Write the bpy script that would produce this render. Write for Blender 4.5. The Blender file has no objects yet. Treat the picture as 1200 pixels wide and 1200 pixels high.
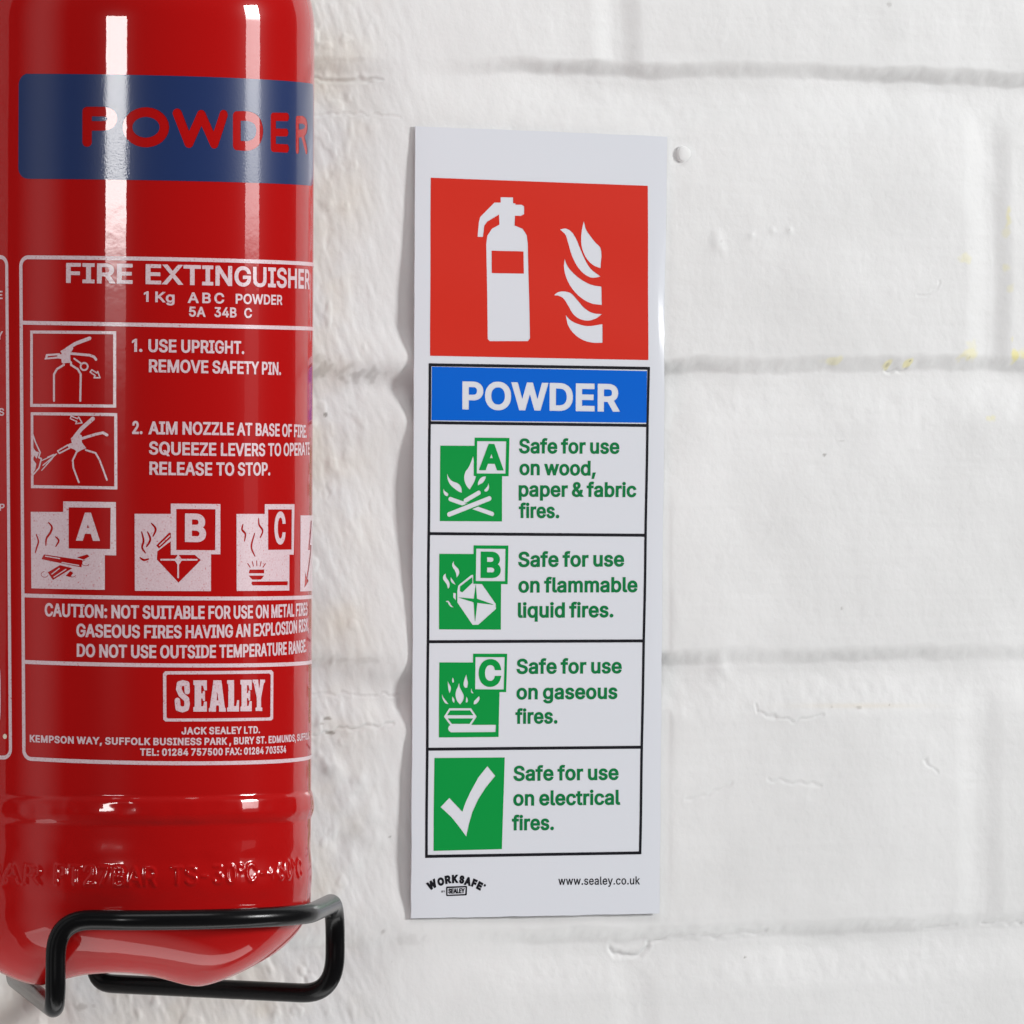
import bpy, math
import numpy as np
from mathutils import Matrix, Vector

S = bpy.context.scene
COL = S.collection
rng = np.random.RandomState(7)

# ------------------------------------------------------------------ camera
F_PX = 8500.0                                   # focal length in photo pixels (1200 px frame)
DIST = 1.848                                    # metres from the lens to the wall at the picture centre
PSI = math.atan(6.6e-5 * F_PX)                  # the camera stands left of the sign and looks right
ROLL = 0.0045
Fv = np.array([math.sin(PSI), math.cos(PSI), 0.0])
R0 = np.array([math.cos(PSI), -math.sin(PSI), 0.0])
UP = np.array([0, 0, 1.0])
Rv = R0 * math.cos(ROLL) + UP * math.sin(ROLL)
Uv = UP * math.cos(ROLL) - R0 * math.sin(ROLL)
CAM = -DIST * Fv
cd = bpy.data.cameras.new('camera')
cd.sensor_width = 36.0
cd.lens = 36.0 * F_PX / 1200.0
cd.clip_start = 0.05
cd.clip_end = 50
cam = bpy.data.objects.new('camera', cd)
COL.objects.link(cam)
m = Matrix.Identity(4)
for i in range(3):
    m[i][0], m[i][1], m[i][2], m[i][3] = Rv[i], Uv[i], -Fv[i], CAM[i]
cam.matrix_world = m
S.camera = cam

# ------------------------------------------------------------------ extinguisher axis (needed to aim the lamps)
DA = 1.706                                      # depth of the extinguisher's axis from the lens
AX = CAM + DA * (Fv + (149 - 600) / F_PX * R0)
AX[2] = 0
RAD = 0.04355
ec = CAM[:2] - AX[:2]
ec = ec / np.linalg.norm(ec)                    # towards the camera, horizontal
er = np.array([-ec[1], ec[0]])                  # to the right as seen

# ------------------------------------------------------------------ world and lamps
W = bpy.data.worlds.new('World')
S.world = W
W.use_nodes = True
nt = W.node_tree
bg = nt.nodes['Background']
tc = nt.nodes.new('ShaderNodeTexCoord')
sp = nt.nodes.new('ShaderNodeSeparateXYZ')
rp = nt.nodes.new('ShaderNodeValToRGB')
mp = nt.nodes.new('ShaderNodeMapRange')
mp.inputs['From Min'].default_value = -1
mp.inputs['From Max'].default_value = 1
nt.links.new(tc.outputs['Generated'], sp.inputs[0])
nt.links.new(sp.outputs['Z'], mp.inputs['Value'])
nt.links.new(mp.outputs[0], rp.inputs[0])
nt.links.new(rp.outputs[0], bg.inputs[0])
e = rp.color_ramp.elements
e[0].position = 0.0; e[0].color = (3.6, 3.5, 3.4, 1)         # pale studio floor close below
e[1].position = 1.0; e[1].color = (0.50, 0.51, 0.53, 1)
for p_, c_ in ((0.035, (3.6, 3.5, 3.4, 1)), (0.10, (0.45, 0.43, 0.42, 1)), (0.34, (0.25, 0.24, 0.23, 1)), (0.44, (0.06, 0.06, 0.06, 1)), (0.60, (0.07, 0.07, 0.075, 1)), (0.75, (0.35, 0.35, 0.36, 1))):
    q_ = e.new(p_); q_.color = c_
bg.inputs['Strength'].default_value = 0.30



def softbox(name, phi, dist, z, w, h, power, col, fade):
    ld = bpy.data.lights.new(name, 'AREA')
    ld.shape = 'RECTANGLE'
    ld.size, ld.size_y = w, h
    ld.energy = power
    ld.color = col
    o = bpy.data.objects.new(name, ld)
    COL.objects.link(o)
    p = Vector((AX[0] + dist * math.sin(phi), AX[1] - dist * math.cos(phi), z))
    d = Vector((AX[0], AX[1], z)) - p
    o.location = p
    o.rotation_euler = d.to_track_quat('-Z', 'Y').to_euler()
    if fade:                                     # a strip box whose glow falls off towards its foot
        ld.use_nodes = True
        n = ld.node_tree
        em = n.nodes['Emission']
        g = n.nodes.new('ShaderNodeNewGeometry')
        s = n.nodes.new('ShaderNodeSeparateXYZ')
        r = n.nodes.new('ShaderNodeValToRGB')
        r.color_ramp.interpolation = 'EASE'
        el = r.color_ramp.elements
        for k, (p_, v_) in enumerate(fade):
            x_ = el[k] if k < 2 else el.new(p_)
            x_.position = p_
            x_.color = (v_, v_, v_, 1)
        n.links.new(g.outputs['Parametric'], s.inputs[0])
        n.links.new(s.outputs['Y'], r.inputs[0])
        n.links.new(r.outputs[0], em.inputs['Strength'])
    return o


softbox('strip_softbox_left', math.radians(-33.9), 2.5, 0.20, 0.55, 0.32, 20.5, (1.0, 0.99, 0.98), [(0.06, 0.008), (0.43, 1.0), (0.25, 0.09)])
softbox('strip_softbox_right', math.radians(56.0), 2.5, 0.35, 0.50, 0.90, 104, (1.0, 0.995, 0.99), [(0.25, 0.006), (0.64, 1.0), (0.31, 0.16), (0.46, 0.20)])


def panel_lamp(name, loc, target, w, hgt, power, soft=False):
    l = bpy.data.lights.new(name, 'AREA')
    l.shape = 'RECTANGLE'; l.size, l.size_y = w, hgt; l.energy = power
    o = bpy.data.objects.new(name, l); COL.objects.link(o)
    if soft:                                     # feathered side to side
        l.use_nodes = True
        n = l.node_tree
        g = n.nodes.new('ShaderNodeNewGeometry'); s = n.nodes.new('ShaderNodeSeparateXYZ'); r = n.nodes.new('ShaderNodeValToRGB')
        r.color_ramp.interpolation = 'EASE'
        el = r.color_ramp.elements
        el[0].position = 0.02; el[0].color = (0, 0, 0, 1)
        el[1].position = 0.98; el[1].color = (0, 0, 0, 1)
        k = el.new(0.5); k.color = (1, 1, 1, 1)
        n.links.new(g.outputs['Parametric'], s.inputs[0]); n.links.new(s.outputs['X'], r.inputs[0])
        n.links.new(r.outputs[0], n.nodes['Emission'].inputs['Strength'])
    o.location = loc
    o.rotation_euler = (Vector(target) - Vector(loc)).to_track_quat('-Z', 'Y').to_euler()


panel_lamp('added_low_fill', (AX[0], -0.13, -0.70), (AX[0], -0.13, 0.0), 1.6, 0.22, 3.0)  # added lamp, stands in for the pale surface mirrored in the base
panel_lamp('added_side_fill', (AX[0] - 1.2 * math.sin(math.radians(81)), AX[1] - 1.2 * math.cos(math.radians(81)), 0.0), (AX[0], AX[1], 0.0), 0.85, 2.4, 5.2, True)  # added fill to brighten the cylinder's left side, no known source there
panel_lamp('overhead_softbox', (-0.10, -0.80, 1.10), (0.0, 0.0, 0.05), 1.2, 0.45, 7.0)

S.view_settings.view_transform = 'Standard'
S.view_settings.look = 'None'
S.view_settings.exposure = 0
S.view_settings.gamma = 1
S.render.engine = 'CYCLES'
S.cycles.max_bounces = 8

# ------------------------------------------------------------------ pixel <-> place helpers
def rays(P):
    P = np.atleast_2d(np.asarray(P, float))
    x = (P[:, 0] - 600) / F_PX
    y = (600 - P[:, 1]) / F_PX
    return Fv[None] + x[:, None] * Rv[None] + y[:, None] * Uv[None]


def on_wall(P, y=0.0):
    d = rays(P)
    t = (y - CAM[1]) / d[:, 1]
    return CAM[None] + t[:, None] * d


SIGN_Y = -0.0012


def sign_mm(P):
    q = on_wall(P, SIGN_Y)
    return q[:, [0, 2]] * 1000


def cyl_mm(P):
    d = rays(P)
    o = CAM[:2] - AX[:2]
    a = (d[:, :2] ** 2).sum(1)
    b = (d[:, :2] * o[None]).sum(1)
    c = (o ** 2).sum() - RAD ** 2
    disc = np.maximum(b * b - a * c, 0)
    t = (-b - np.sqrt(disc)) / a
    p = CAM[None] + t[:, None] * d
    q = p[:, :2] - AX[None, :2]
    th = np.arctan2(q @ er, q @ ec)
    return np.stack([th * RAD * 1000, p[:, 2] * 1000], 1)


def at_depth(px, py, toward):
    d = rays([(px, py)])[0]
    return CAM + (DA - toward) * d


def zone(ox, oy, sc):
    def f(*pts):
        return [(ox + x / sc, oy + y / sc) for x, y in pts]
    return f

# ------------------------------------------------------------------ noise
def _h(ix, iy, seed):
    n = (ix * 374761393 + iy * 668265263 + seed * 974634777) & 0x7fffffff
    n = ((n ^ (n >> 13)) * 1274126177) & 0x7fffffff
    n = (n ^ (n >> 16)) & 0xffff
    return n / 32767.5 - 1.0


def vnoise(x, y, seed=0):
    fx, fy = np.floor(x), np.floor(y)
    ix, iy = fx.astype(np.int64), fy.astype(np.int64)
    u, v = x - fx, y - fy
    u = u * u * u * (u * (u * 6 - 15) + 10)
    v = v * v * v * (v * (v * 6 - 15) + 10)
    a = _h(ix, iy, seed); b = _h(ix + 1, iy, seed)
    c = _h(ix, iy + 1, seed); d = _h(ix + 1, iy + 1, seed)
    return (a * (1 - u) + b * u) * (1 - v) + (c * (1 - u) + d * u) * v


def fbm(x, y, oct=4, seed=0, gain=0.5):
    s = 0; a = 1.0
    for k in range(oct):
        c, n = math.cos(0.6 + k), math.sin(0.6 + k)
        s = s + a * vnoise((x * c - y * n) * 2 ** k, (x * n + y * c) * 2 ** k, seed + 17 * k)
        a *= gain
    return s


def sstep(a, b, x):
    t = np.clip((x - a) / (b - a), 0, 1)
    return t * t * (3 - 2 * t)

# ------------------------------------------------------------------ 2D signed distances (millimetres on the surface)
def seg_d2(X, Y, a, b):
    vx, vy = b[0] - a[0], b[1] - a[1]
    L = vx * vx + vy * vy + 1e-12
    t = np.clip(((X - a[0]) * vx + (Y - a[1]) * vy) / L, 0, 1)
    return (X - a[0] - t * vx) ** 2 + (Y - a[1] - t * vy) ** 2


def sd_contours(X, Y, contours, nonzero=True):
    D = np.full(X.shape, 1e9)
    Wn = np.zeros(X.shape, int)
    for C in contours:
        n = len(C)
        for i in range(n):
            a, b = C[i], C[(i + 1) % n]
            D = np.minimum(D, seg_d2(X, Y, a, b))
            cr = (b[0] - a[0]) * (Y - a[1]) - (X - a[0]) * (b[1] - a[1])
            up = (a[1] <= Y) & (b[1] > Y) & (cr > 0)
            dn = (a[1] > Y) & (b[1] <= Y) & (cr < 0)
            Wn += up.astype(int) - dn.astype(int)
    D = np.sqrt(D)
    ins = (Wn != 0) if nonzero else (Wn % 2 != 0)
    return np.where(ins, -D, D)


def smooth_poly(P, n=5, corner=62):
    P = np.asarray(P, float); N = len(P); out = []
    T = np.zeros_like(P)
    for i in range(N):
        a = P[i] - P[i - 1]; b = P[(i + 1) % N] - P[i]
        ca = np.dot(a, b) / (np.linalg.norm(a) * np.linalg.norm(b) + 1e-9)
        if math.degrees(math.acos(max(-1, min(1, ca)))) < corner:
            t = a / (np.linalg.norm(a) + 1e-9) + b / (np.linalg.norm(b) + 1e-9)
            T[i] = t / (np.linalg.norm(t) + 1e-9)
    for i in range(N):
        p, q = P[i], P[(i + 1) % N]
        L = np.linalg.norm(q - p)
        m0, m1 = T[i] * L, T[(i + 1) % N] * L
        if not m0.any(): m0 = (q - p) * 0.9
        if not m1.any(): m1 = (q - p) * 0.9
        for k in range(n):
            t = k / n
            out.append((2*t**3 - 3*t*t + 1) * p + (t**3 - 2*t*t + t) * m0 + (-2*t**3 + 3*t*t) * q + (t**3 - t*t) * m1)
    return np.array(out)


GLYPHS = '''
A 480 16_0,201_509,276_509,463_0,395_0,287_302,282_317,276_334,270_352,264_372,257_394,250_420,241_447,232_478,245_478,236_447,228_419,220_393,213_371,206_351,201_333,195_317,191_302,85_0|110_142,110_199,370_199,370_142
B 456 60_0,60_509,241_509,266_508,289_504,310_499,329_491,345_481,359_469,371_456,381_442,388_426,394_410,397_392,398_374,397_358,395_344,392_331,387_320,380_310,373_301,365_293,356_286,347_280,336_275,326_270,315_267,315_262,327_261,339_257,351_252,363_245,374_237,385_227,394_216,402_203,409_189,414_173,417_155,418_136,417_117,413_100,408_83,400_67,390_52,377_39,362_28,344_18,324_10,301_4,275_1,247_0|125_57,245_57,272_58,296_63,315_70,330_80,341_92,349_105,354_120,355_137,355_149,352_161,348_173,342_184,335_194,327_203,317_211,306_218,293_224,279_228,264_230,248_231,125_231|125_285,238_285,252_286,265_288,277_291,288_296,299_302,308_309,316_317,323_326,329_337,333_348,335_359,336_372,334_388,330_403,323_417,313_429,299_439,283_446,263_450,240_452,125_452
C 510 267_-7,235_-5,205_1,177_11,150_25,126_42,104_63,86_88,70_115,57_146,48_179,42_215,40_254,42_293,48_329,57_362,70_393,86_421,104_445,126_466,150_484,177_498,205_508,235_514,267_516,286_515,305_513,323_509,340_504,357_498,373_490,388_481,402_471,415_460,427_447,438_433,448_418,456_402,463_385,469_367,473_348,408_348,405_361,401_373,395_384,389_395,382_404,375_413,366_421,357_428,348_435,337_440,327_445,315_449,304_452,292_454,280_455,267_456,245_454,223_450,203_443,184_432,166_419,150_403,137_385,125_364,116_340,109_314,105_285,103_254,105_223,109_194,116_168,125_145,137_123,151_105,166_89,184_76,203_66,223_59,245_54,267_53,280_53,292_55,304_57,315_60,327_64,337_69,348_74,357_81,366_88,375_96,382_105,389_114,395_125,401_136,405_148,408_160,473_160,469_142,463_124,457_107,448_91,438_76,428_62,416_49,402_38,388_28,373_19,357_11,341_5,323_0,305_-4,286_-6
D 502 219_0,96_0,96_57,215_57,244_58,272_63,296_70,318_81,337_94,354_110,368_128,379_149,388_172,394_198,398_226,399_255,398_285,394_312,388_337,379_361,368_381,354_399,338_415,320_428,299_438,275_446,249_450,221_452,93_452,93_509,225_509,261_507,294_501,325_492,353_478,377_461,399_441,418_418,433_391,446_361,455_329,460_293,462_255,460_217,455_181,446_149,433_119,417_92,398_68,376_48,351_31,322_17,291_8,256_2|125_509,125_0,60_0,60_509
E 419 60_0,60_509,372_509,372_452,125_452,125_286,355_286,355_229,125_229,125_57,375_57,375_0
F 410 60_0,60_509,369_509,369_452,125_452,125_278,346_278,346_221,125_221,125_0
G 520 269_-7,236_-5,205_1,176_11,149_25,125_43,104_64,85_88,69_116,57_146,47_179,42_215,40_254,42_293,47_329,57_362,69_393,85_421,103_445,125_466,149_484,175_498,203_508,233_514,265_516,285_515,304_513,322_509,340_504,358_497,374_489,389_480,403_469,416_458,429_445,439_431,449_416,458_401,465_384,470_367,474_349,408_349,404_361,399_372,393_383,387_393,380_403,373_411,365_420,356_427,347_434,337_439,326_444,315_448,304_452,291_454,279_455,265_456,243_454,222_450,202_443,183_432,166_419,150_404,137_385,125_364,116_340,109_314,105_285,103_254,105_223,109_194,116_168,125_145,137_124,151_105,166_90,184_76,203_66,224_59,246_54,269_53,290_54,309_57,328_63,345_71,360_81,374_93,386_107,396_123,404_141,410_160,414_180,415_202,434_199,283_199,283_256,478_256,478_200,476_170,471_141,463_115,451_91,436_69,419_50,399_33,377_19,352_8,326_0,298_-5
H 517 60_0,60_509,125_509,125_289,392_289,392_509,457_509,457_0,392_0,392_232,125_232,125_0
I 300 31_0,31_57,118_57,118_452,31_452,31_509,269_509,269_452,183_452,183_57,269_57,269_0
J 396 185_-7,153_-4,124_3,98_15,75_33,57_55,44_81,36_111,33_145,33_173,98_173,98_145,99_123,104_104,111_88,122_74,134_64,149_56,166_51,185_50,204_51,220_56,235_64,248_74,258_88,266_104,270_123,272_145,272_509,336_509,336_145,334_111,326_81,313_55,294_33,271_15,246_3,217_-4
K 467 104_145,104_216,113_228,122_239,130_250,139_261,148_272,157_282,165_293,174_303,184_314,193_324,202_334,212_344,364_509,448_509,231_276,228_276|60_0,60_509,125_509,125_334,124_225,125_193,125_0|372_0,188_259,228_309,449_0
L 393 60_0,60_509,125_509,125_57,361_57,361_0
M 628 60_0,60_509,152_509,277_187,280_181,282_174,285_167,287_159,299_123,302_113,305_103,308_93,311_84,314_74,317_65,319_57,322_49,307_49,318_83,330_121,333_131,336_140,339_149,342_158,345_167,348_174,350_181,352_187,476_509,568_509,568_0,504_0,504_291,504_327,505_337,505_347,505_358,505_369,506_413,507_457,513_457,509_445,505_433,502_421,498_409,482_363,478_352,474_341,471_331,467_322,464_313,461_305,458_297,456_291,342_0,286_0,170_291,168_297,165_304,162_312,159_321,145_361,141_372,137_384,133_396,129_408,125_420,121_432,116_445,112_457,119_457,120_416,121_372,122_328,122_318,122_309,122_300,122_291,122_0
N 523 60_0,60_509,136_509,343_183,347_176,352_169,357_160,363_151,369_141,375_130,381_119,388_107,394_94,401_82,407_68,414_55,405_54,403_68,402_81,401_95,401_108,400_121,400_134,399_146,399_157,399_195,399_509,463_509,463_0,387_0,202_290,196_300,190_310,184_320,177_331,171_342,164_354,156_367,148_381,108_452,119_454,122_384,123_368,123_354,124_340,124_328,125_317,125_307,125_298,125_291,125_0
O 533 267_-7,235_-5,205_1,177_11,150_25,126_42,105_63,86_88,70_115,57_146,48_179,42_215,40_254,42_293,48_329,57_362,70_393,86_421,105_445,126_466,150_484,177_498,205_508,235_514,267_516,299_514,329_508,357_498,384_484,408_466,429_445,448_421,464_393,477_362,486_329,491_293,493_254,491_215,486_179,477_146,464_115,448_88,429_63,408_42,384_25,357_11,329_1,299_-5|267_53,289_54,310_59,330_66,349_76,367_89,383_105,396_123,408_144,418_168,425_194,429_223,430_254,429_286,425_314,418_341,408_365,396_386,383_404,367_420,349_433,330_443,310_450,289_454,267_456,245_454,223_450,203_443,184_433,167_420,151_404,137_385,125_364,116_340,109_314,105_285,103_254,105_223,109_194,116_168,125_144,137_123,151_105,167_89,184_76,203_66,223_59,245_54
P 445 60_0,60_509,235_509,263_507,289_503,312_497,332_487,350_476,366_462,379_447,390_430,398_411,404_391,407_370,409_348,407_325,404_304,398_284,390_265,379_248,366_233,350_219,332_207,312_198,289_191,263_187,235_186,109_186,109_242,233_242,252_243,269_246,284_250,297_256,308_264,318_272,327_282,333_294,338_306,342_319,344_333,344_348,344_362,342_376,338_389,333_402,326_413,318_423,308_431,297_439,284_444,268_449,251_451,232_452,125_452,125_0
Q 533 245_159,313_159,369_85,384_65,468_-48,401_-48,346_27,331_46|267_-7,235_-5,205_1,177_11,150_25,126_42,105_63,86_88,70_115,57_146,48_179,42_215,40_254,42_293,48_329,57_362,70_393,86_421,105_445,126_466,150_484,177_498,205_508,235_514,267_516,299_514,329_508,357_498,384_484,408_466,429_445,448_421,464_393,477_362,486_329,491_293,493_254,491_215,486_179,477_146,464_115,448_88,429_63,408_42,384_25,357_11,329_1,299_-5|267_53,289_54,310_59,330_66,349_76,367_89,383_105,396_123,408_144,418_168,425_194,429_223,430_254,429_286,425_314,418_341,408_365,396_386,383_404,367_420,349_433,330_443,310_450,289_454,267_456,245_454,223_450,203_443,184_433,167_420,151_404,137_385,125_364,116_340,109_314,105_285,103_254,105_223,109_194,116_168,125_144,137_123,151_105,167_89,184_76,203_66,223_59,245_54
R 449 60_0,60_509,236_509,264_507,290_504,313_497,333_489,351_478,367_465,380_450,390_433,399_415,405_395,408_374,409_352,408_330,405_309,399_290,390_271,380_255,367_240,351_228,333_217,312_209,289_203,264_199,236_198,96_198,96_255,234_255,252_256,269_258,284_262,298_267,309_273,319_281,327_290,334_300,339_312,342_324,344_338,345_352,344_367,342_380,339_393,334_405,327_415,319_425,309_433,298_440,284_445,269_449,252_451,233_452,125_452,125_0|353_0,230_229,303_229,428_0
S 447 224_-9,197_-8,172_-4,149_1,128_9,108_19,91_31,76_45,64_60,54_77,46_96,41_115,38_137,104_137,107_123,110_110,116_98,123_88,132_79,142_71,154_64,166_59,180_55,194_52,209_50,224_49,241_50,257_52,272_55,286_60,299_66,311_74,321_82,329_92,336_102,341_114,345_126,346_139,345_151,342_161,338_171,332_179,325_186,316_193,307_199,296_205,284_209,272_214,259_218,245_222,184_239,154_249,128_260,105_274,86_289,71_307,60_326,54_348,52_372,53_393,58_413,65_431,75_448,87_463,102_476,119_488,138_498,158_506,180_511,203_514,227_516,252_514,275_511,296_505,316_498,334_488,351_476,365_463,377_449,387_433,394_415,399_397,401_378,337_378,334_396,326_412,316_426,302_437,286_447,267_453,247_457,225_459,209_458,194_456,180_452,167_448,156_442,145_435,136_427,129_418,123_409,118_398,116_387,115_376,116_363,119_352,124_342,131_334,139_326,148_319,158_313,169_308,180_304,191_300,202_296,212_293,264_279,276_276,287_272,299_268,312_264,324_258,336_252,347_245,359_238,369_229,379_220,387_209,395_198,401_185,405_171,407_155,408_139,407_118,403_99,396_81,386_64,374_48,360_34,343_21,323_11,302_2,278_-4,252_-8
T 449 32_452,32_509,417_509,417_452,257_452,257_0,193_0,193_452
U 517 259_-8,230_-7,203_-2,177_5,154_15,133_28,114_43,98_60,85_80,74_101,66_124,62_148,60_173,60_509,124_509,124_178,125_160,128_144,133_128,141_113,150_99,160_87,173_77,187_68,203_61,220_56,239_53,259_52,279_53,298_56,315_61,331_68,345_77,357_87,368_99,377_113,384_128,389_144,392_160,393_178,393_509,457_509,457_173,456_148,451_124,443_101,433_80,419_60,403_43,384_28,363_15,340_5,315_-2,288_-7
V 480 204_0,16_509,84_509,192_206,197_192,203_176,209_158,215_137,222_115,230_89,239_61,248_31,235_31,244_62,252_90,260_115,267_138,274_158,279_176,285_192,290_206,395_509,463_509,278_0
W 686 155_0,16_509,82_509,163_196,166_183,170_171,173_158,175_145,178_133,181_120,184_107,187_94,189_80,192_67,195_53,197_40,189_40,192_53,194_67,197_80,200_94,203_107,205_120,208_133,211_145,214_158,218_171,221_183,224_196,306_509,380_509,462_196,465_183,468_171,471_158,474_145,477_133,480_120,483_107,486_94,489_80,492_67,494_53,497_40,488_40,491_53,493_67,496_80,499_94,502_107,504_120,507_133,510_145,523_196,603_509,670_509,530_0,455_0,368_323,363_339,359_356,355_373,351_391,347_410,344_431,340_452,336_475,350_475,346_453,342_433,339_413,335_395,331_377,327_359,323_341,318_323,230_0
X 474 18_0,217_284,217_236,29_509,104_509,178_400,185_389,192_379,198_370,204_361,209_353,214_345,219_337,223_329,228_321,233_312,238_302,243_292,232_292,237_302,243_311,247_320,252_329,257_337,261_345,266_353,272_361,278_370,284_379,291_389,298_400,374_509,446_509,259_239,259_287,456_0,382_0,292_129,286_139,279_149,274_157,268_165,263_173,259_180,254_188,250_195,245_203,241_212,236_221,230_231,244_231,239_222,235_213,230_204,225_196,221_189,216_181,211_174,206_166,201_158,195_149,189_139,182_129,91_0
Y 472 203_0,203_208,16_509,91_509,192_344,200_331,208_318,215_305,222_292,229_279,236_264,243_248,250_230,224_230,231_248,237_265,244_280,251_293,258_306,265_318,273_331,280_344,381_509,455_509,268_208,268_0
Z 438 42_0,42_46,273_385,281_396,289_408,298_419,306_431,315_442,323_453,332_464,341_476,348_454,332_454,317_453,301_453,285_452,270_452,254_452,238_452,223_452,40_452,40_509,397_509,397_462,169_129,160_117,152_105,143_93,134_81,125_69,116_57,106_45,97_33,90_54,106_55,121_56,137_56,152_57,168_57,183_57,199_57,214_57,399_57,399_0
a 389 160_-9,142_-8,126_-5,110_-1,94_5,80_12,68_22,57_32,48_45,40_58,35_73,31_90,30_108,31_123,34_138,38_150,43_161,50_171,58_179,67_187,78_193,89_199,100_203,112_207,125_211,138_213,152_216,165_218,178_220,194_222,209_224,222_225,234_227,244_228,252_230,259_232,265_235,270_238,273_243,275_248,276_255,276_257,275_268,273_279,271_288,267_297,262_304,256_311,248_317,240_322,230_326,220_329,208_330,196_331,183_330,171_329,159_326,149_322,140_318,132_313,124_307,118_301,112_294,107_288,103_281,100_274,41_291,48_308,57_322,67_335,79_346,91_355,104_364,118_370,133_375,148_379,163_382,179_384,194_384,204_384,215_383,227_382,239_379,251_376,263_372,275_367,286_360,296_353,306_343,315_333,322_320,329_306,333_290,336_272,337_251,337_0,277_0,277_52,272_52,269_45,264_38,258_32,252_25,244_18,236_12,226_6,215_1,203_-3,190_-6,176_-8|170_45,187_46,202_49,216_53,228_59,239_66,248_74,257_83,263_93,269_104,272_115,275_126,276_138,276_190,273_188,270_186,265_184,259_182,253_180,246_179,239_177,231_176,223_175,216_173,208_172,200_171,175_168,165_166,154_164,144_162,134_159,125_155,117_150,110_145,103_139,98_132,95_124,93_115,92_105,92_95,94_87,98_79,102_72,107_66,114_61,121_56,130_52,139_49,149_47,159_46
b 424 229_-8,213_-7,198_-5,184_-1,172_4,162_10,153_17,145_24,138_31,132_39,127_46,122_53,118_59,112_59,112_0,53_0,53_509,114_509,114_319,118_319,122_325,127_331,132_338,137_346,144_353,152_360,161_367,171_373,183_378,197_381,212_384,229_384,252_383,274_378,294_371,313_361,330_347,345_332,359_313,370_293,379_270,385_245,389_218,390_189,389_160,385_133,379_108,370_84,359_64,346_45,330_29,313_16,294_5,274_-2,252_-7|220_47,237_48,253_51,267_57,279_66,291_76,301_88,309_101,316_117,321_133,325_151,327_170,328_189,327_209,325_227,321_245,316_261,309_276,301_290,291_301,280_311,267_319,253_325,237_329,220_330,203_329,188_325,174_320,161_312,150_302,140_291,132_278,125_263,120_247,116_229,113_210,113_189,113_169,116_150,120_132,125_115,132_100,140_86,150_75,162_65,174_57,188_51,204_48
c 396 207_-8,182_-7,159_-2,137_6,117_16,98_30,82_46,68_64,56_85,46_108,40_133,36_159,34_187,36_216,40_243,46_268,56_291,68_312,82_330,98_346,117_360,137_371,159_378,182_383,207_384,221_384,234_383,247_380,260_377,272_373,284_368,295_362,305_356,315_349,324_341,332_332,340_322,347_312,353_301,358_289,362_277,303_262,301_269,298_276,294_283,290_289,286_295,281_301,276_306,270_311,264_315,257_319,250_322,242_325,234_327,226_329,217_329,207_330,189_329,173_325,158_319,145_310,134_300,124_287,115_274,108_258,103_242,99_224,97_206,96_187,97_169,99_151,103_134,108_117,115_102,124_89,134_76,145_66,158_57,173_51,189_48,207_46,217_47,226_48,234_49,243_52,250_54,258_58,264_62,271_66,277_71,282_76,287_82,292_89,296_95,299_102,302_110,304_117,363_102,359_90,354_78,348_67,341_56,334_46,325_37,316_29,306_21,296_15,285_9,273_4,261_-1,248_-4,235_-6,221_-8
d 424 195_-8,172_-7,151_-2,130_5,111_16,94_29,79_45,66_64,55_84,46_108,39_133,35_160,34_189,35_218,39_245,46_270,55_293,66_313,79_332,95_347,112_361,131_371,151_378,173_383,196_384,213_384,228_381,241_378,253_373,263_367,272_360,280_353,287_346,293_338,298_331,303_325,306_319,311_319,311_509,372_509,372_0,313_0,313_59,307_59,303_53,298_46,293_39,287_31,280_24,272_17,263_10,252_4,241_-1,227_-5,212_-7|205_47,221_48,236_51,250_57,263_65,274_75,284_86,293_100,299_115,305_132,309_150,311_169,312_189,311_210,309_229,305_247,300_263,293_278,284_291,275_302,263_312,251_320,237_325,221_329,205_330,187_329,172_325,157_319,145_311,133_301,124_290,115_276,108_261,103_245,99_227,97_209,96_189,97_170,99_151,103_133,109_117,115_101,124_88,134_76,145_66,158_57,172_51,188_48
e 404 212_-8,185_-7,161_-2,138_6,117_16,98_30,82_46,68_64,56_85,46_108,40_132,35_159,34_187,35_215,39_242,46_267,55_290,67_311,81_329,97_346,115_359,135_370,157_378,180_383,205_384,221_384,236_382,251_379,266_374,280_368,294_361,307_351,319_341,331_329,341_315,350_299,357_282,363_263,368_242,370_219,371_194,371_169,75_169,75_221,338_221,310_202,309_220,307_237,303_254,298_269,291_282,283_294,273_305,263_314,250_321,237_326,222_329,205_330,189_329,173_326,159_321,146_313,135_304,125_294,116_282,109_270,103_256,99_241,97_226,96_211,96_178,97_157,100_139,104_122,110_106,118_92,128_80,139_70,151_61,165_55,179_50,195_47,212_46,224_47,234_48,244_50,254_53,263_56,271_61,278_66,285_73,292_80,297_88,302_96,306_105,365_91,360_77,353_63,345_51,335_39,324_29,311_19,298_11,283_4,266_-1,249_-5,231_-7
f 254 228_379,228_327,6_327,6_379|81_0,81_432,82_447,84_461,89_474,96_486,104_496,113_505,124_513,135_519,148_524,161_527,174_529,187_530,197_530,207_529,215_528,222_527,229_525,234_524,239_522,243_521,227_468,225_469,222_470,219_471,215_472,211_473,206_473,200_474,195_474,182_473,171_470,162_466,154_460,149_452,145_443,142_431,142_419,142_0
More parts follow.
